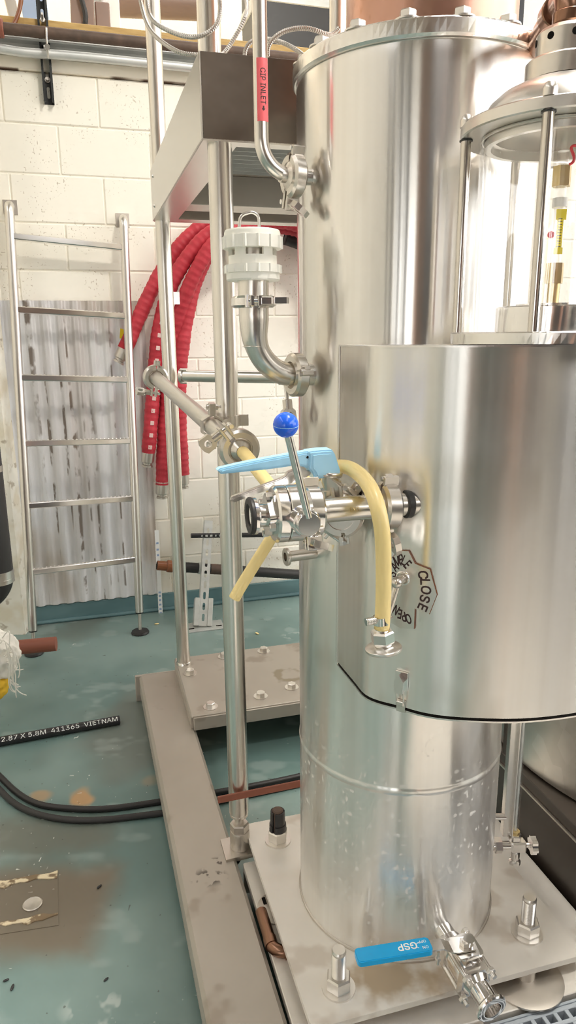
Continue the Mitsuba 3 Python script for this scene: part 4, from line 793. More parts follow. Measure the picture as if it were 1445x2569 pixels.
for s in (1, -1):
    e = add(k + '__ear', X(obox(-0.007, 0.007, s * 0.026 - 0.004, s * 0.026 + 0.024 * s * 1 if s > 0 else -0.026 - 0.024, -0.008, 0.008, c=0.0008) if s > 0 else obox(-0.007, 0.007, -0.050, -0.024, -0.008, 0.008, c=0.0008), SF), 'steel_cast', smooth=20)
    add(e + '__bolt', X(J(cyl((-0.020, s * 0.041, 0), (0.013, s * 0.041, 0), 0.0032, 10), X(hexa(0.006, 0.006), frame((-0.013, s * 0.041, 0), (1, 0, 0))), cyl((0.007, s * 0.041, 0), (0.012, s * 0.041, 0), 0.0062, 14)), SF), 'steel_bright', smooth=20)
pz_ = 1.237
pf = PF + Z3 * pz_
add(k + '__post_strap', X(lathe([(0.0256, -0.012), (0.0285, -0.012), (0.0285, 0.012), (0.0256, 0.012)], 40, closed=True), frame(pf)), 'steel_cast')
add(k + '__post_ear', J(X(obox(0.026, 0.047, -0.002, 0.002, -0.012, 0.012), frame(pf, Z3, unit(U * 0.98 - V * 0.2))), X(obox(0.026, 0.047, 0.006, 0.009, -0.012, 0.012), frame(pf, Z3, unit(U * 0.98 - V * 0.2)))), 'steel_cast', smooth=False)
add(k + '__link', bar(pf - V * 0.026, sc - dx * 0.024, 0.004, 0.020), 'steel_cast', smooth=False)

# latex hoses
hk = thing('latex_hose', 'long translucent yellow latex hose looping from the sloping pipe over the sample pipe', 'hose')
hpth = [da + dd * 0.024, da + dd * 0.036] + [np.array(p) for p in (A3(-0.0589, 1.2700, 1.1899), A3(-0.0345, 1.2100, 1.1724), A3(-0.0108, 1.1650, 1.1637), A3(0.0105, 1.1500, 1.1695), A3(0.0308, 1.1650, 1.1817), A3(0.0566, 1.1750, 1.1979), A3(0.0840, 1.1650, 1.2083), A3(0.1050, 1.1200, 1.2111), A3(0.1197, 1.0550, 1.2040), A3(0.1285, 1.0100, 1.1845), A3(0.1360, 0.9990, 1.1500), A3(0.1401, 0.9990, 1.1013), A3(0.1414, 1.0000, 1.0512), A3(0.1404, 1.0000, 0.9892))]
add(hk + '__tube', tube(spline(hpth, 130), 0.0118, 24), 'latex', smooth=True)
e0 = np.array(hpth[-1])
k = thing('hose_tail_fitting', 'bright hex hose fitting with a round flange hanging at the end of the yellow hose', 'pipe fitting')
FZ = unit((0.10, -0.03, -1.0)); ez = e0 - FZ * 0.0
add(k + '__tail', cyl(ez - FZ * 0.02, ez + FZ * 0.006, 0.0105, 20), 'steel_bright')
add(k + '__hex_nut', turned([(0, 0.003), (0.0165, 0.003), (0.0185, 0.006), (0.0185, 0.020), (0.0165, 0.023), (0, 0.023)], ez, FZ, 6, x=(0.8, 0.6, 0)), 'steel_bright', smooth=20)
add(k + '__flange', turned([(0, 0.022), (0.012, 0.022), (0.014, 0.026), (0.0265, 0.029), (0.0282, 0.031), (0.0282, 0.034), (0.027, 0.0355), (0, 0.0355)], ez, FZ, 48), 'steel_satin')
k = thing('worm_drive_clip', 'worm drive hose clip round the lower end of the yellow hose', 'hose clip')
add(k + '__band', X(lathe([(0.0119, -0.006), (0.0128, -0.006), (0.0128, 0.006), (0.0119, 0.006)], 36, closed=True), frame(ez - FZ * 0.014, FZ)), 'steel_mirror')
add(k + '__screw_housing', X(J(obox(-0.026, -0.011, 0.002, 0.012, -0.005, 0.004, c=0.001)), frame(ez - FZ * 0.018, FZ, (1, 0.3, 0))), 'steel_satin', smooth=20)
add(k + '__screw', X(J([cyl((-0.0275 + i * 0.0025, 0.007, -0.001), (-0.0265 + i * 0.0025, 0.007, -0.001), 0.0062, 14) for i in range(6)]), frame(ez - FZ * 0.018, FZ, (1, 0.3, 0))), 'steel_bright', smooth=30)
add(k + '__tail_strip', X(tube(bends([(0.011, 0.004, 0), (0.020, -0.004, 0.001), (0.021, -0.010, 0.003), (0.012, -0.012, 0.004)], 0.004, 5), 0.0022, 6), frame(ez - FZ * 0.014, FZ, (1, 0.3, 0))), 'steel_bright')
h0, h1 = np.array(A3(0.0031, 1.1300, 1.1552)), np.array(A3(-0.0895, 1.1000, 1.0021))
k = thing('latex_offcut', 'straight piece of yellow latex hose sticking down to the left with a cut end', 'hose')
hh = spline([h0, h0 * 0.62 + h1 * 0.38 + (0.004, 0, 0.002), h1 * 0.7 + h0 * 0.3 + (0.001, 0, 0.001), h1], 30)
add(k + '__tube', tube(hh, 0.0098, 20), 'latex', smooth=40)
add(k + '__cut_end', turned([(0.0, 0), (0.0088, 0), (0.0088, 0.0012), (0, 0.0012)], h1, unit(h1 - hh[-3]), 20), 'latex_cut')

# ball valve with the blue lever at the foot of the column
bo = np.array([0.330, 1.205, 0.228]); ba = unit(np.array(A3(0.3693, 1.1019, 0.1850)) - np.array(A3(0.3280, 1.2146, 0.2150))); ba = unit((ba[0], ba[1], -0.13))
bo = np.array(A3(0.3421, 1.1519, 0.2050)); bx = unit(np.cross(Z3, ba)); bz = np.cross(ba, bx)
BF = np.eye(4); BF[:3, 0], BF[:3, 1], BF[:3, 2], BF[:3, 3] = bx * 1.25, bz * 1.25, ba * 1.25, bo            # x to the right of the outlet, y up, z out of the valve
k = thing('drain_ball_valve', 'steel ball valve with a blue GSP lever at the foot of the column', 'valve')
sq = lambda r, c: plate_poly(-r, r, -r, r, c)
add(k + '__inlet_tube', X(cyl((0, 0, -0.16), (0, 0, -0.028), 0.0165, 32), BF), 'steel_bright')
add(k + '__rear_flange', X(J(prism(sq(0.0255, 0.008), 0.012, z0=-0.032), lathe([(0, -0.045), (0.019, -0.045), (0.023, -0.032), (0, -0.032)], 32)), BF), 'steel_bright', smooth=25)
add(k + '__body', X(J(lathe([(0, -0.021), (0.0215, -0.021), (0.0245, -0.012), (0.0245, 0.012), (0.0215, 0.021), (0, 0.021)], 40), obox(-0.013, 0.013, 0.014, 0.036, -0.015, 0.015, c=0.003)), BF), 'steel_bright', smooth=30)
add(k + '__front_flange', X(J(prism(sq(0.0255, 0.008), 0.012, z0=0.020), lathe([(0, 0.032), (0.0225, 0.032), (0.0185, 0.040), (0, 0.040)], 32)), BF), 'steel_bright', smooth=25)
add(k + '__outlet', X(lathe([(0.0145, 0.030), (0.0145, 0.076), (0.0200, 0.0765), (0.0235, 0.0755), (0.0252, 0.0735), (0.0252, 0.070), (0.019, 0.0665), (0.0168, 0.064), (0.0168, 0.036), (0.0, 0.036)][::-1], 48), BF), 'steel_bright', smooth=30)
add(k + '__bore', X(cyl((0, 0, 0.030), (0, 0, 0.034), 0.0144, 32), BF), 'steel_dull')
for sx in (-1, 1):
    for sy in (-1, 1):
        b = add(k + '__tie_bolt', X(cyl((sx * 0.0215, sy * 0.0215, -0.040), (sx * 0.0215, sy * 0.0215, 0.046), 0.0038, 14), BF), 'steel_satin')
        for hz in (0.032, -0.038): add(b + '__nut', X(hexa(0.0074, 0.0065, 0.001).apply_translation((sx * 0.0215, sy * 0.0215, hz)), BF), 'steel_satin', smooth=20)
add(k + '__stem_pad', X(J(prism(plate_poly(-0.019, 0.019, -0.019, 0.019, 0.006), 0.005), cyl((0, 0, 0), (0, 0, 0.022), 0.0085, 20)), BF @ frame((0, 0.036, 0), (0, 1, 0), (1, 0, 0))), 'steel_bright', smooth=25)
la, lb = np.array(A3(0.3366, 1.1413, 0.2620)), np.array(A3(0.1212, 1.1027, 0.2620))
lx = unit((lb - la) * (1, 1, 0)); ly = np.cross(Z3, lx); LL = np.linalg.norm((lb - la)[:2])
LVF = np.eye(4); LVF[:3, 0], LVF[:3, 1], LVF[:3, 2], LVF[:3, 3] = lx, ly, Z3, la
add(k + '__stem_nut', X(J(hexa(0.0105, 0.008, 0.001).apply_translation((0, 0, 0.002)), cyl((0, 0, 0), (0, 0, 0.013), 0.0052, 16)), LVF), 'steel_satin', smooth=20)
add(k + '__stop_plate', X(prism(Polygon([(-0.022, -0.018), (0.018, -0.022), (0.024, 0.0), (0.016, 0.024), (-0.020, 0.020)]).buffer(0.003), 0.003, z0=-0.005), LVF), 'steel_bright', smooth=20)
add(k + '__lever_plate', X(J(prism(Polygon([(-0.018, -0.015), (0.018, -0.016), (0.030, -0.013), (0.030, 0.013), (0.018, 0.016), (-0.018, 0.015)]), 0.003, z0=-0.001), bar((0.028, 0, 0.0005), (0.048, 0, 0.012), 0.026, 0.003), obox(0.046, LL - 0.006, -0.0125, 0.0125, 0.0105, 0.0135)), LVF), 'steel_bright', smooth=20)
slv = J(prism(plate_poly(0.070, LL, -0.0165, 0.0165, 0.008), 0.0105, z0=0.0070), prism(plate_poly(0.0715, LL - 0.0015, -0.015, 0.015, 0.007), 0.0125, z0=0.0060))
q = add(k + '__lever_sleeve', X(slv, LVF), 'azure_vinyl', smooth=30, label='blue vinyl lever sleeve with white lettering')
TF = LVF @ frame((0, 0, 0.0186), (0, 0, 1), (1, 0, 0))
add(q + '__lettering', J(X(lettering('GSP', 0.0145, 0.0003, np.eye(4), True), TF @ frame((0.117, -0.001, 0))), X(lettering('ON', 0.0060, 0.0003, np.eye(4), False), TF @ frame((0.083, 0.0068, 0))),
    X(lettering('OFF', 0.0060, 0.0003, np.eye(4), False), TF @ frame((0.085, -0.0068, 0))),
    X(tube([(0.0935 + 0.006 * math.cos(a), 0.001 + 0.006 * math.sin(a), 0.0003) for a in np.linspace(-1.9, 1.2, 12)], 0.0006, 6), TF)), 'white_print', smooth=False)
add(k + '__side_bolt', X(J(cyl((0.055, 0.004, -0.030), (0.055, 0.004, 0.0), 0.003, 10), hexa(0.006, 0.005).apply_translation((0.055, 0.004, -0.018))), LVF), 'steel_satin', smooth=20)
tri_clamp('small clamp with an upright oval wing nut behind the blue lever valve, at the column', bo - ba * 0.105, ba, unit(-bx * 0.95 + bz * 0.1), 0.0215, 0.020, m='steel_bright', spin=0)
k = thing('column_nozzle', 'short drain nozzle at the foot of the column behind the blue lever valve', 'nozzle', 'nozzles on the column')
add(k + '__stub', cyl(bo - ba * 0.19, bo - ba * 0.115, 0.0165, 32), 'steel_sheet')

# ------------------------------------------------------------------ against the wall
k = thing('corrugated_sheet', 'dirty translucent corrugated plastic sheet fixed to the wall behind the ladder', 'corrugated sheet')
a0, a1, cz0, cz1 = -0.475, 0.335, 0.100, 1.59
n = 160; xs = np.linspace(a0, a1, n); zz = np.linspace(cz0, cz1, 12)
off = 0.020 + 0.0075 * np.tanh(2.2 * np.sin(xs * 2 * math.pi / 0.069))
vv = np.array([wf(x, o + 0.010 * (z - cz0), z) for z in zz for x, o in zip(xs, off)] + [wf(x, o + 0.010 * (z - cz0) - 0.0012, z) for z in zz for x, o in zip(xs, off)])
ff = []
for i in range(11):
    for j in range(n - 1):
        b = i * n + j; ff += [(b, b + 1, b + n + 1), (b, b + n + 1, b + n)]; c = b + 12 * n; ff += [(c, c + n + 1, c + 1), (c, c + n, c + n + 1)]
for j in range(n - 1):
    for i in (0, 11):
        b, c = i * n + j, i * n + j + 12 * n; ff += [(b, b + 1, c + 1), (b, c + 1, c)]
add(k + '__panel', (vv, np.array(ff)), 'corrugated_plastic', smooth=35)
k = thing('ladder', 'stainless ladder with round rails and serrated rungs leaning on the block wall', 'ladder')
tl, tr = np.array(A3(-1.2075, 3.3365, 1.9913)), np.array(A3(-0.7388, 3.4729, 1.9526))
fl, fr_ = np.array(A3(-1.1838, 3.0428, 0.0000)), np.array(A3(-0.7369, 3.2698, 0.0000))
for tp_, ft in ((tl, fl), (tr, fr_)):
    low = ft + (tp_ - ft) * 0.055; up = tp_ - unit(tp_ - ft) * 0.0
    back = up + WN * 0.085
    r_ = add(k + '__rail', tube(bends([low, up + Z3 * 0.0, back - WN * 0.006], 0.045, 10), 0.0200, 24), 'steel_satin')
    add(r_ + '__wall_plate', X(box(0.062, 0.062, 0.006, 0.001), frame(back - WN * 0.004, -WN, WA)), 'steel_dull', smooth=False)
    add(r_ + '__foot_stem', cyl(ft + Z3 * 0.012, low, 0.0085, 12), 'steel_dull')
    add(r_ + '__foot_pad', turned([(0, 0), (0.042, 0), (0.044, 0.004), (0.040, 0.012), (0.018, 0.018), (0, 0.020)], ft + Z3 * 0.0005, Z3, 28), 'rubber_black')
    add(r_ + '__end_cap', cyl(low - unit(tp_ - ft) * 0.006, low + unit(tp_ - ft) * 0.003, 0.0185, 20), 'black_steel')
ul, ur = unit(tl - fl), unit(tr - fr_)
for yl, yr in ((597, 615), (786, 797), (968, 971), (1142, 1135), (1306, 1296), (1474, 1451)):
    pl = fl + (tl - fl) * {597: .932, 786: .776, 968: .628, 1142: .482, 1306: .342, 1474: .190}[yl]
    pr_ = fr_ + (tr - fr_) * {615: .932, 797: .776, 971: .628, 1135: .482, 1296: .342, 1451: .190}[yr]
    d = unit(pr_ - pl); s = pl + d * 0.012; e = pr_ - d * 0.012; up = unit(np.cross(d, np.cross(ul, d))); fw = unit(np.cross(up, d))
    L = np.linalg.norm(e - s)
    r_ = add(k + '__rung', X(box(0.030, 0.026, L, 0.003), frame((s + e) / 2, d, fw)), 'steel_bright', smooth=False)
    teeth = []
    for i in range(26):
        c = s + d * (L * (i + 0.5) / 26) + up * 0.0135; teeth.append(X(lathe([(0, 0), (0.0066, 0), (0.0048, 0.003), (0, 0.0042)], 8), frame(c, up)))
    add(r_ + '__serration', J(teeth), 'steel_satin', smooth=30); labels[r_ + '__serration'] = {'label': 'row of raised anti-slip studs', 'kind': 'stuff'}

# red hoses over a hanger behind the column
def red_hose(name, label, pts, group='red hoses hung on the wall', n=150, r=0.0335):
    q = thing(name, label, 'hose', group); P = spline(pts, n)
    s = np.r_[0, np.cumsum(np.linalg.norm(np.diff(P, axis=0), axis=1))]
    Q = np.stack([np.interp(np.linspace(0, s[-1], 640), s, P[:, i]) for i in range(3)], 1); t = np.linspace(0, s[-1], 640)
    w = (t / 0.030) % 1.0
    add(q + '__tube', tube(Q, r + 0.0034 * (w - 0.5) + 0.0010 * np.sin(t * 37), 22), 'red_fabric', smooth=50)
    return q, Q
def coupling(q, p, d, r=0.031):
    c = add(q + '__coupling', turned([(0, -0.015), (r, -0.015), (r + 0.001, -0.012), (r + 0.001, 0.045), (r - 0.002, 0.050), (r - 0.009, 0.052), (r - 0.009, 0.060), (r - 0.004, 0.063), (r - 0.004, 0.072), (0, 0.072)], p, d, 28), 'steel_dull')
    return c
back_ = [np.array(p) for p in (A3(0.1646, 3.7204, 1.9841), A3(0.3671, 3.7793, 1.8887), A3(0.4971, 3.8172, 1.6611), A3(0.3707, 3.7491, 1.4434), A3(0.1818, 3.6524, 1.6158), A3(0.1416, 3.6303, 1.8540))]
q, Q = red_hose('red_hose', 'red hose ending at the left in a steel coupling that points down beside the ladder', [np.array(p) for p in (A3(-0.7657, 3.4495, 1.3673), A3(-0.7014, 3.4682, 1.4966), A3(-0.6082, 3.4953, 1.6770), A3(-0.5163, 3.5221, 1.8081), A3(-0.4039, 3.5548, 1.9167), A3(-0.2746, 3.5925, 1.9632), A3(-0.0683, 3.6525, 1.9758))] + back_ +
              [np.array(p) for p in (A3(0.0363, 3.6101, 1.9187), A3(-0.1424, 3.5633, 1.9156), A3(-0.2908, 3.5253, 1.8627), A3(-0.3950, 3.5001, 1.7377), A3(-0.4674, 3.4842, 1.5221), A3(-0.5127, 3.4815, 1.2635), A3(-0.5283, 3.4978, 0.9732), A3(-0.5260, 3.5089, 0.7510))])
coupling(q, Q[0], unit(Q[0] - Q[2]) , 0.031); c = coupling(q, Q[-1], unit(Q[-1] - Q[-3]), 0.027)
add(q + '__red_tail', cyl(Q[0] - unit(Q[0] - Q[3]) * 0.05, Q[0] + unit(Q[0] - Q[3]) * 0.002, 0.0352, 24), 'red_dark')
add(q + '__yellow_tag', X(prism(Polygon([(-0.018, -0.02), (0.016, -0.024), (0.024, 0.014), (-0.012, 0.026)]), 0.002), frame(A3(-0.7806, 3.5024, 1.4372), -WN, WA)), 'yellow_scale', smooth=False)
back2 = [p + WN * -0.0 + Z3 * -0.012 - WN * 0.075 for p in back_]
q, Q = red_hose('red_hose', 'red hose with a pale ribbed band, hanging lowest beside the ladder rail', [np.array(p) for p in (A3(-0.6867, 3.4725, 0.8696), A3(-0.6612, 3.4747, 1.0553), A3(-0.6347, 3.4772, 1.2648), A3(-0.5992, 3.4667, 1.4684), A3(-0.5288, 3.4612, 1.6614), A3(-0.4354, 3.4727, 1.8020), A3(-0.3147, 3.4975, 1.9028), A3(-0.1412, 3.5480, 1.9414))] + back2 +
              [np.array(p) for p in (A3(0.0357, 3.5370, 1.9313), A3(-0.1392, 3.4913, 1.9210), A3(-0.2848, 3.4593, 1.8716), A3(-0.3973, 3.4422, 1.7412), A3(-0.5022, 3.4637, 1.5219), A3(-0.5687, 3.5069, 1.2628), A3(-0.6071, 3.5217, 1.0104), A3(-0.6346, 3.5189, 0.6989))])
coupling(q, Q[0], unit(Q[0] - Q[3]), 0.030); coupling(q, Q[-1], unit(Q[-1] - Q[-3]), 0.031)
for i in range(4, 100, 8): add(q + '__pale_band', X(box(0.020, 0.018, 0.004, 0.001), frame(Q[i] - WN * 0.0335 + WA * 0.003, unit(-WN), unit(Q[i + 1] - Q[i]))), 'pale_band', smooth=False)
add(q + '__white_label', X(box(0.030, 0.055, 0.002), frame(A3(-0.5047, 3.4161, 1.5950), unit(-WN + 0.25 * WA), WA)), 'white_print', smooth=False)
bq = single('black_hose', 'black hose hanging on the wall below the red hoses, mostly hidden by the column', 'hose', tube(spline([A3(-0.0022, 3.6822, 1.8871), A3(0.0563, 3.6992, 1.8704), A3(0.2056, 3.7427, 1.8108), A3(0.4348, 3.8094, 1.6612), A3(0.5929, 3.8555, 1.3810)], 40), 0.034, 20), 'rubber_black', smooth=True)
k = thing('hose_hanger', 'steel hanger bracket carrying the hoses, hidden behind the column', 'hanger')
add(k + '__arm', cyl(A3(0.3351, 3.8741, 1.9201), A3(0.3037, 3.5109, 1.8732), 0.02), 'steel_dull')

# strut stand with pipes low on the wall
sb = np.array(A3(-0.4380, 3.3333, 0.0060)); st = np.array(A3(-0.4172, 3.5822, 0.4865))
k = thing('strut_stand', 'slotted galvanised strut standing on a floor plate and leaning to the wall', 'strut')
sd = unit(st - sb); sx_ = unit(WA - sd * (WA @ sd)); sy_ = np.cross(sd, sx_)
SF2 = np.eye(4); SF2[:3, 0], SF2[:3, 1], SF2[:3, 2], SF2[:3, 3] = sx_, sy_, sd, sb
SL = np.linalg.norm(st - sb); w = 0.0205
back = Polygon([(-w, 0), (w, 0), (w, SL), (-w, SL)])
for i in range(int(SL / 0.055)): back = back.difference(LineString([(0, 0.03 + i * 0.055), (0, 0.054 + i * 0.055)]).buffer(0.0065, quad_segs=4))
sgn = -1 if sy_ @ WN > 0 else 1                                                    # slotted web faces the room
add(k + '__web', X(prism(back, 0.0025), SF2 @ frame((0, sgn * 0.0205, 0), (0, -1, 0), (1, 0, 0))), 'galvanised', smooth=False)
for s in (-1, 1): add(k + '__side', X(obox(s * w - 0.00125, s * w + 0.00125, -0.0205, 0.0205, 0, SL), SF2), 'galvanised', smooth=False)
for s in (-1, 1): add(k + '__foot_angle', X(obox(s * 0.034 - 0.012, s * 0.034 + 0.012, -0.028, 0.028, 0.0, 0.14, c=0.002), SF2), 'galvanised', smooth=False)
b = add(k + '__floor_plate', X(box(0.19, 0.115, 0.007, 0.001), frame(sb + Z3 * -0.0025 + WA * 0.012, Z3, WA)), 'galvanised', smooth=False)
for s in (-1, 1): add(b + '__slot', X(box(0.028, 0.010, 0.0012), frame(sb + Z3 * 0.0012 + WA * (0.012 + s * 0.07) - WN * 0.02, Z3, WA)), 'black_gap', smooth=False)
k = thing('threaded_rod', 'thin black rod with pale print lying across the strut stand', 'rod')
ra, rbb = np.array(A3(-0.4983, 3.5013, 0.4325)), np.array(A3(0.1658, 3.6947, 0.3802)); rdir = unit(rbb - ra); rbb = rbb + rdir * 1.0
add(k + '__rod', cyl(ra, rbb, 0.0125, 18), 'plastic_black')
add(k + '__print', J([X(box(0.013 if i % 3 else 0.007, 0.010, 0.0008), frame(ra + rdir * (0.055 + 0.024 * i) - WN * 0.0123 + Z3 * 0.002, -WN, rdir)) for i in range(7)]), 'galvanised', smooth=False)
k = thing('wall_pipe', 'black pipe with a rusty brown threaded end running low along the wall', 'pipe')
pa, pb = np.array(A3(-0.5981, 3.4775, 0.2762)), np.array(A3(0.2110, 3.7130, 0.1328)); pd = unit(pb - pa)
add(k + '__pipe', cyl(pa, pb, 0.0265, 24), 'rubber_black')
add(k + '__rusty_length', cyl(pa + pd * 0.20, pa + pd * 0.34, 0.0269, 24), 'rusty_iron')
add(k + '__brown_end', J(cyl(pa - pd * 0.078, pa + pd * 0.0, 0.0250, 24, c=0.002), cyl(pa - pd * 0.028, pa + pd * 0.004, 0.0315, 24, c=0.003)), 'brown_lacquer')
add(k + '__bore', cyl(pa - pd * 0.0795, pa - pd * 0.077, 0.020, 20), 'black_gap')
add(k + '__clip', X(lathe([(0.0268, -0.012), (0.031, -0.012), (0.031, 0.012), (0.0268, 0.012)], 28, closed=True), frame(pa + pd * 0.148, pd)), 'galvanised')
k = thing('marked_strip', 'narrow white strip with faded blue marks stuck upright on the corrugated sheet', 'strip')
m0, m1 = np.array(A3(-0.6813, 3.5313, -0.0440)), np.array(A3(-0.6782, 3.5322, 0.4553)); md = unit(m1 - m0); ML = np.linalg.norm(m1 - m0)
SFm = frame(m0, -WN, np.cross(md, -WN))
add(k + '__strip', X(obox(-0.011, 0.011, 0, ML, 0, 0.002), SFm), 'white_print', smooth=False)
for y in (0.04, 0.062, 0.086, 0.112, 0.135, 0.155, 0.36, 0.39, 0.425): add(k + '__blue_mark', X(obox(-0.006, 0.006, y, y + 0.010, 0.002, 0.0026), SFm), 'pale_blue', smooth=False)

# high on the wall
k = thing('strut_channel', 'black slotted strut channel hanging down over the top of the block wall', 'strut')
c0, c1 = np.array(A3(-1.0298, 3.4549, 2.4195)), np.array(A3(-1.0206, 3.4575, 2.9062)); cd = unit(c1 - c0); CL = np.linalg.norm(c1 - c0)
cd = Z3; c0 = c0
CF = frame(c0 + WN * -0.0, cd, WA)                       # x along the wall, y into the wall
CLn = 0.95
web = Polygon([(-0.0205, 0), (0.0205, 0), (0.0205, CLn), (-0.0205, CLn)])
for i in range(12): web = web.difference(LineString([(0, 0.03 + i * 0.075), (0, 0.065 + i * 0.075)]).buffer(0.0062, quad_segs=4))
add(k + '__web', X(prism(web, 0.0025), CF @ frame((0, 0.019, 0), (0, -1, 0), (1, 0, 0))), 'black_steel', smooth=False)
for s in (-1, 1): add(k + '__side', X(J(obox(s * 0.0205 - 0.00125, s * 0.0205 + 0.00125, -0.0205, 0.019, 0, CLn), obox(s * 0.0205 - s * 0.008 - 0.0005, s * 0.0205 - s * 0.0 + 0.0005, -0.0215, -0.019, 0, CLn)), CF), 'black_steel', smooth=False)
add(k + '__bolt', X(J(cyl((0, 0.0, 0.098), (0, 0.019, 0.098), 0.006, 12), lathe([(0, 0), (0.012, 0), (0.012, 0.003), (0.007, 0.003), (0.007, 0.009), (0, 0.009)], 16).apply_transform(frame((0, 0.016, 0.098), (0, -1, 0)))), CF), 'steel_dull', smooth=20)
for z in (0.19, 0.31): add(k + '__clip_bolt', X(J(cyl((0, -0.10, z), (0, 0.0, z), 0.005, 10), hexa(0.011, 0.009).apply_transform(frame((0, -0.035, z), (0, -1, 0)))), CF), 'steel_satin', smooth=20)
p0, p1 = np.array(A3(-1.2306, 3.3141, 2.6674)), np.array(A3(0.3550, 3.7758, 2.6671)); pd = unit(p1 - p0)
k = thing('rusty_pipe', 'rusty dark iron pipe running along the wall in front of the plywood sill', 'pipe')
add(k + '__pipe', cyl(p0, p1, 0.0225, 24), 'rusty_iron')
add(k + '__socket', cyl(p0 + pd * 0.0, p0 + pd * 0.075, 0.036, 24, c=0.004), 'red_oxide')
k = thing('silver_conduit', 'silver painted conduit running along the wall below the rusty pipe', 'pipe')
add(k + '__pipe', tube(spline([A3(-1.2759, 3.3270, 2.6056), A3(-1.1874, 3.3527, 2.5992), A3(-1.0988, 3.3837, 2.5958), A3(-0.9765, 3.4246, 2.5998), A3(-0.6126, 3.5305, 2.6001), A3(-0.1333, 3.6701, 2.5950), A3(0.3599, 3.8137, 2.5905)], 60), 0.0185, 20), 'galvanised', smooth=True)
single('conduit_clip', 'shiny wire clip holding the two pipes to the black strut channel', 'clip', J(tube([A3(-0.9879, 3.3556, 2.6751), A3(-0.9895, 3.3531, 2.6301), A3(-0.9948, 3.3723, 2.6044), A3(-1.0004, 3.3916, 2.5751)], 0.0045, 10), cyl(A3(-1.0055, 3.4109, 2.6255), A3(-0.9900, 3.3581, 2.6068), 0.011, 12)), 'steel_satin')
# beyond the opening
def beyond(px0, px1): pass
single('lagged_pipe', 'fat dark lagged pipe seen through the opening above the plywood sill', 'pipe', cyl(A3(-0.9753, 4.4300, 3.2045), A3(-0.4303, 4.5887, 3.2401), 0.075, 28), 'brown_paint', smooth=40)
single('brown_post', 'brown painted post standing behind the plywood sill', 'post', bar(A3(-0.9854, 3.9584, 2.8990), A3(-0.9580, 3.9663, 3.7025), 0.11, 0.07, up=WN, c=0.004), 'brown_paint', smooth=False)
single('black_cable', 'black cable curving down the brown post', 'cable', tube(spline([A3(-0.9958, 3.9032, 3.3557), A3(-0.9893, 3.9051, 3.0973), A3(-0.9635, 3.9022, 2.9794), A3(-0.9558, 3.9045, 2.9381), A3(-0.9609, 3.9030, 2.8919)], 20), 0.012, 10), 'rubber_black', smooth=True)
single('galvanised_plate', 'speckled galvanised plate beyond the opening, right of the brown post', 'plate', bar(A3(-0.9385, 4.1282, 2.9528), A3(-0.9257, 4.1320, 3.6015), 0.11, 0.01, up=WN), 'galvanised', smooth=False)
single('dark_fuse_box', 'small dark box standing on the ledge beyond the opening', 'box', X(box(0.07, 0.07, 0.13, 0.005), frame(np.array(A3(-0.9032, 4.0344, 2.9740)) - Z3 * 0.01, Z3, WA)), 'brown_paint', smooth=False)
single('white_board', 'bright white board standing beyond the opening', 'board', X(box(0.085, 0.03, 0.30, 0.004), frame(np.array(A3(-0.8617, 4.0464, 3.0115)), Z3, WA)), 'white_print', smooth=False)
single('blue_cloth', 'pale blue cloth hanging beyond the opening beside the black strut', 'cloth', bar(A3(-1.2069, 3.9459, 2.9134), A3(-1.2280, 3.9398, 3.3111), 0.12, 0.02, up=WN, c=0.004), 'pale_blue', smooth=False)
single('grey_brace', 'grey slanting brace beyond the opening in the top left corner', 'brace', bar(A3(-1.2678, 3.8240, 2.8681), A3(-1.3527, 3.7993, 3.3688), 0.05, 0.03, up=WN, c=0.003), 'steel_dull', smooth=False)
single('brown_cable', 'brown flex hanging over the plywood sill in the top left corner', 'cable', tube(spline([A3(-1.0669, 3.4347, 3.1388), A3(-1.0918, 3.4274, 2.8939), A3(-1.1098, 3.4170, 2.7759), A3(-1.1257, 3.4124, 2.7344), A3(-1.1423, 3.4023, 2.6996)], 24), 0.009, 10), 'brown_lacquer', smooth=True)
single('dark_crate', 'black equipment case with a white stripe beyond the opening, behind the inlet pipe', 'case', X(box(0.62, 0.4, 0.62, 0.01), frame(np.array(A3(0.1108, 4.5900, 3.1548)), Z3, WA)), 'grey_frame', smooth=False)
labels['dark_crate']['label'] = 'black case with a pale band beyond the opening, left of the copper section'
scene['dark_crate__pale_band'] = mikit.ply(X(box(0.63, 0.41, 0.075, 0.004), frame(np.array(A3(0.1109, 4.5900, 3.1907)), Z3, WA)), 'galvanised', smooth=False)
k = thing('steel_mullion', 'dark grey twin mullion on the wall right of the copper column section', 'mullion')
for fp0 in (A3(1.1374, 4.1078, 2.9552), A3(1.1952, 4.1246, 2.9610)):
    add(k + "__upright", X(box(0.043, 0.05, 0.95, 0.003), frame(np.array(fp0), Z3, WA)), "grey_frame", smooth=False)

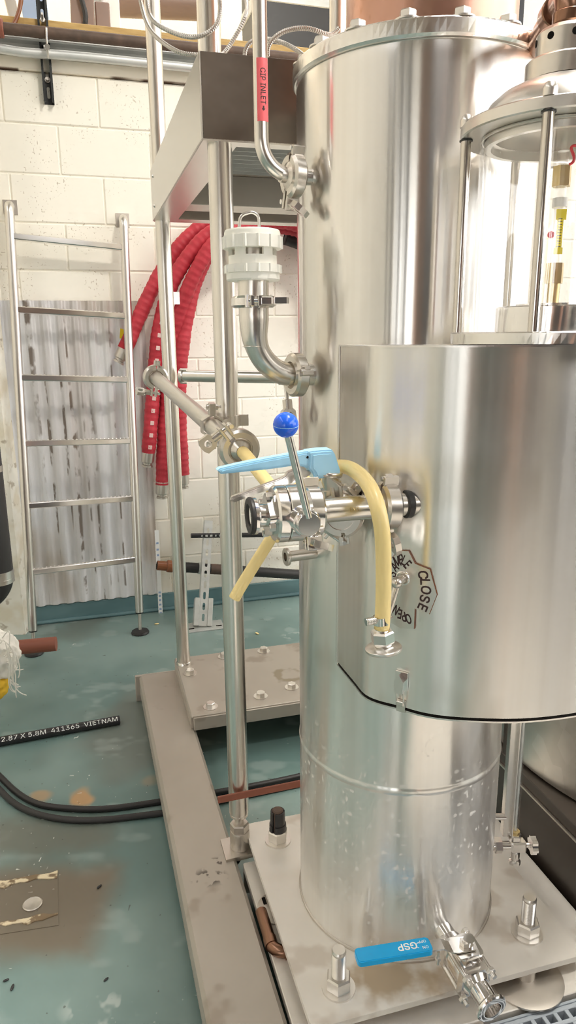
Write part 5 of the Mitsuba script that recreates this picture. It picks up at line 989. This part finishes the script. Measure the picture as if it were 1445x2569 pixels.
# braided sensor cables
def braid(label, pts, r=0.0042):
    q = thing('braided_cable', label, 'cable', 'braided sensor cables'); P = spline(pts, 110)
    s = np.r_[0, np.cumsum(np.linalg.norm(np.diff(P, axis=0), axis=1))]; nn = int(s[-1] / 0.0022)
    Q = np.stack([np.interp(np.linspace(0, s[-1], nn), s, P[:, i]) for i in range(3)], 1)
    add(q + '__sheath', tube(Q, r + 0.0007 * (np.arange(nn) % 2), 10), 'braid', smooth=False)
braid('braided steel cable hanging in the big outer loop in front of the platform upright', [A3(-0.3355, 1.9000, 2.4976), A3(-0.3246, 1.8100, 2.1963), A3(-0.3062, 1.7800, 2.1072), A3(-0.2823, 1.7400, 2.0583), A3(-0.2425, 1.7000, 2.0179), A3(-0.2068, 1.6800, 1.9980), A3(-0.1734, 1.6800, 1.9955), A3(-0.1416, 1.7000, 2.0006), A3(-0.1250, 1.7200, 2.0164), A3(-0.1037, 1.7200, 2.0435), A3(-0.0841, 1.7200, 2.0749), A3(-0.0777, 1.7400, 2.1050), A3(-0.0853, 1.7700, 2.1472), A3(-0.1224, 1.9000, 2.4810)])
braid('braided steel cable in the inner loop crossing the platform upright', [A3(-0.2746, 1.7500, 2.4123), A3(-0.2734, 1.6700, 2.1361), A3(-0.2768, 1.6600, 2.0716), A3(-0.2633, 1.6500, 2.0461), A3(-0.2365, 1.6400, 2.0278), A3(-0.2033, 1.6300, 2.0132), A3(-0.1699, 1.6200, 2.0085), A3(-0.1455, 1.6200, 2.0190), A3(-0.1304, 1.6300, 2.0424), A3(-0.1272, 1.6400, 2.0696), A3(-0.1352, 1.6700, 2.1101), A3(-0.1577, 1.8000, 2.4396)])
braid('braided steel cable arching up between the platform and the column flange', [A3(-0.0331, 1.6600, 1.9846), A3(-0.0294, 1.6600, 2.0066), A3(-0.0094, 1.6600, 2.0254), A3(0.0236, 1.6600, 2.0353), A3(0.0606, 1.6600, 2.0335), A3(0.0905, 1.6800, 2.0318), A3(0.1167, 1.7000, 2.0508)])
braid('braided steel cable rising from the platform edge right behind the inlet pipe', [A3(-0.0831, 1.7000, 1.9986), A3(-0.0802, 1.7000, 2.0136), A3(-0.0672, 1.7000, 2.0270), A3(-0.0418, 1.7000, 2.0313), A3(-0.0097, 1.6900, 2.0230), A3(0.0195, 1.6800, 2.0073), A3(0.0398, 1.6600, 1.9869)])

# ------------------------------------------------------------------ on the floor
k = thing('printed_pipe', 'black pipe with white printing ending in VIETNAM, lying on the floor', 'pipe')
v0, v1 = np.array(A3(-0.6445, 2.4196, 0.0165)), np.array(A3(-1.1896, 2.2260, 0.0165)); vd = unit(v0 - v1)
add(k + '__pipe', cyl(v1, v0, 0.0165, 28), 'plastic_black')
add(k + '__bore', cyl(v0, v0 + vd * 0.0008, 0.0135, 24), 'black_gap')
tl_ = np.linalg.norm(v0 - v1)
add(k + '__lettering', wrap(X(lettering('2.87 X 5.8M  411365  VIETNAM', 0.0165, 0.0003, np.eye(4), False, 1.17), frame((0, 0, 0.0002))), frame(v0 - vd * 0.212, vd, unit(np.array([0.0, -0.66, 0.75]))), 0.0165), 'white_print', smooth=False)
for lab, pts in (('black cable on the floor, the upper of the pair curving to the skid beam', [A3(-1.0915, 2.1913, 0.0095), A3(-0.9644, 2.0790, 0.0095), A3(-0.8717, 1.9886, 0.0095), A3(-0.7824, 1.9316, 0.0095), A3(-0.6892, 1.9110, 0.0095), A3(-0.5893, 1.9058, 0.0095), A3(-0.4939, 1.9197, 0.0095), A3(-0.3867, 1.9454, 0.0095), A3(-0.2154, 1.9891, 0.0095), A3(0.0414, 2.0701, 0.0095), A3(0.2348, 2.1582, 0.0095), A3(0.5069, 2.2906, 0.0095)]),
                 ('black cable on the floor, the lower of the pair curving to the skid beam', [A3(-1.0616, 2.1207, 0.0095), A3(-0.9358, 2.0060, 0.0095), A3(-0.8574, 1.9327, 0.0095), A3(-0.7656, 1.8820, 0.0095), A3(-0.6609, 1.8566, 0.0095), A3(-0.5527, 1.8569, 0.0095), A3(-0.4713, 1.8704, 0.0095), A3(-0.3657, 1.8913, 0.0095), A3(-0.2114, 1.9429, 0.0095), A3(0.0404, 2.0270, 0.0095), A3(0.2291, 2.1006, 0.0095), A3(0.4919, 2.2145, 0.0095)])):
    single('floor_cable', lab, 'cable', tube(spline(pts, 80), 0.0095, 12), 'rubber_black', smooth=True, group='black cables on the floor')
k = thing('floor_patch', 'dirty worn patch in the floor with a round metal cap and pale broken edges', 'floor cover')
fx = [A3(-0.6400, 1.6524, 0.0000), A3(-0.5835, 1.4751, 0.0000)]
fa_, fb_ = np.array(fx[0]), np.array(fx[1])
ex = unit(np.array(A3(-0.7819, 1.6104, -0.0000)) - fa_); rr_ = random.Random(3)
def ragged(p, q, wd, seed):
    rn = random.Random(seed); d = q - p; L = np.linalg.norm(d); d = d / L; nrm = np.cross(Z3, d); pts = []
    for i in range(15): pts.append(p + d * L * i / 14 + nrm * rn.uniform(-0.004, 0.004))
    for i in range(14, -1, -1): pts.append(p + d * L * i / 14 + nrm * (wd * (0.55 + 0.45 * (1 - i / 14)) + rn.uniform(-0.010, 0.010)))
    return Polygon([(a[0], a[1]) for a in pts]).buffer(0)
def zprism(pl, h):
    g = max(getattr(pl, 'geoms', [pl]), key=lambda x: x.area); return prism(g, h)
add(k + '__dirt_slab', zprism(Polygon([tuple(A3(-0.6390, 1.6494, 0.0000)[:2]), tuple(A3(-0.5810, 1.4701, 0.0000)[:2]), tuple(A3(-0.8599, 1.4159, 0.0000)[:2]), tuple(A3(-0.9392, 1.5814, 0.0000)[:2])]), 0.0015), 'floor_paint', smooth=False)
wz = np.array(A3(-0.9000, 1.5879, 0.0000)); add(k + '__pale_edge', zprism(ragged(fa_, wz, 0.026, 1), 0.004), 'patch_edge', smooth=False)
wa_, wb_ = np.array(A3(-0.5946, 1.5106, -0.0000)), np.array(A3(-0.8375, 1.4511, 0.0000)); add(k + '__pale_edge', zprism(ragged(wa_, wb_, 0.018, 2), 0.004), 'patch_edge', smooth=False)
add(k + '__round_cap', turned([(0, 0), (0.0245, 0), (0.0245, 0.005), (0.022, 0.0065), (0.020, 0.005), (0, 0.0045)], A3(-0.6685, 1.5362, 0.0000), Z3, 32), 'steel_dull')
rc = random.Random(8)
def crumb(label, p, s, a, m): single('floor_crumb', label, 'debris', X(trimesh.creation.icosphere(1, 1.0), frame(np.array(p), Z3, (math.cos(a), math.sin(a), 0)) @ np.diag([s, s * 0.4, s * 0.3, 1])), m, smooth=True, group='bits of debris on the floor')
crumb('dark oblong crumb on the bare teal floor right of the round cap', A3(-0.5115, 1.5952, 0.0030), .0085, 1.0, 'plastic_black')
crumb('dark crumb at the lower left of the photo, upper of two', A3(-0.6518, 1.3136, 0.0030), .007, .5, 'plastic_black')
crumb('dark round crumb at the lower left of the photo, lower of two', A3(-0.6303, 1.2950, 0.0030), .009, 1.6, 'plastic_black')
crumb('thin dark crumb lying alone low on the teal floor', A3(-0.4242, 1.3142, 0.0020), .007, .9, 'plastic_black')
crumb('pale chip on the floor behind the bolted bridge plate', A3(-0.1573, 3.2426, 0.0040), .014, -.9, 'latex_cut')
crumb('pale chip on the floor below the marked strip', A3(-0.6743, 3.3742, 0.0040), .013, .3, 'latex_cut')
k = single('iron_pipe_offcut', 'rust red iron pipe end sticking in from the left in front of the ladder foot', 'pipe', cyl(A3(-1.3268, 2.7800, 0.1361), A3(-1.0023, 2.8300, 0.1448), 0.031, 28), 'red_oxide')
# black rubber pipe and the flaking pier at the left edge
pe = np.array(A3(-1.3031, 3.2632, 0.0000))
struct('wall_pier', 'flaking white painted pier at the left edge of the photo', J(obox(pe[0] - 0.55, pe[0], pe[1], pe[1] + 0.28, 0, 4.9)), 'flaking_paint')
k = thing('rubber_elbow', 'black rubber pipe with a steel band, bending at its foot, at the left edge', 'pipe')
bq_ = pe[1] - 0.11
e1, e2, e3 = None, np.array(A3(-1.2115, 2.8000, 0.4030)), np.array(A3(-1.3713, 2.8000, 0.2620))
t1 = np.array(A3(-1.1595, 2.8000, 1.3761)); t1 = np.array([e2[0], e2[1], t1[2]])
add(k + '__pipe', tube(bends([t1, e2 - Z3 * 0.0, e2 + (-0.28, 0, -0.10)], 0.10, 14), 0.066, 32), 'rubber_black', smooth=True)
zb = A3(-1.1987, 2.8000, 0.4608)[2]
add(k + '__steel_band', J([cyl((e2[0], e2[1], zb + o), (e2[0], e2[1], zb + o + 0.018), 0.0685, 40) for o in (0.012, -0.022)], cyl((e2[0], e2[1], zb - 0.016), (e2[0], e2[1], zb + 0.022), 0.0675, 40)), 'steel_satin')
zc = A3(-1.1503, 2.8000, 0.9157)[2]
add(k + '__pale_joint', cyl((e2[0], e2[1], zc - 0.012), (e2[0], e2[1], zc + 0.012), 0.0685, 40), 'steel_dull')
k = thing('cloth_bundle', 'white cotton rag bundle with loose threads at the left edge', 'rag')
cb = np.array(A3(-1.1223, 2.5000, 0.2466))
ico = trimesh.creation.icosphere(4, 1.0); nv = np.array(ico.vertices)
nv = nv * (np.array([0.085, 0.09, 0.10]) * (1 + 0.55 * (meshkit.fbm(nv * 3.1 + 5, 4, 2)[:, None] - 0.5)))
add(k + '__cloth', mesh(nv + cb, ico.faces), 'white_fabric', smooth=True)
rt = random.Random(12)
for i in range(11):
    p = cb + np.array([0.055 + rt.uniform(-0.01, 0.012), -0.05, rt.uniform(-0.05, 0.10)])
    add(k + '__thread', tube(spline([p, p + np.array([rt.uniform(0.02, 0.05), -0.01, rt.uniform(-0.02, 0.03)]), p + np.array([rt.uniform(0.02, 0.06), -0.015, -rt.uniform(0.05, 0.09)]), p + np.array([rt.uniform(0.03, 0.09), -0.01, -rt.uniform(0.10, 0.15)])], 20), 0.0022, 6), 'white_fabric', smooth=True)
k = thing('yellow_cloth', 'yellow cloth under the white rag bundle at the left edge', 'cloth')
yb = np.array(A3(-1.1210, 2.4600, 0.1391)); nv2 = np.array(ico.vertices) * np.array([0.05, 0.06, 0.055]) * (1 + 0.3 * (meshkit.fbm(np.array(ico.vertices) * 2.5, 3, 5)[:, None] - 0.5))
add(k + '__fold', mesh(nv2 + yb, ico.faces), 'yellow_fabric', smooth=True)
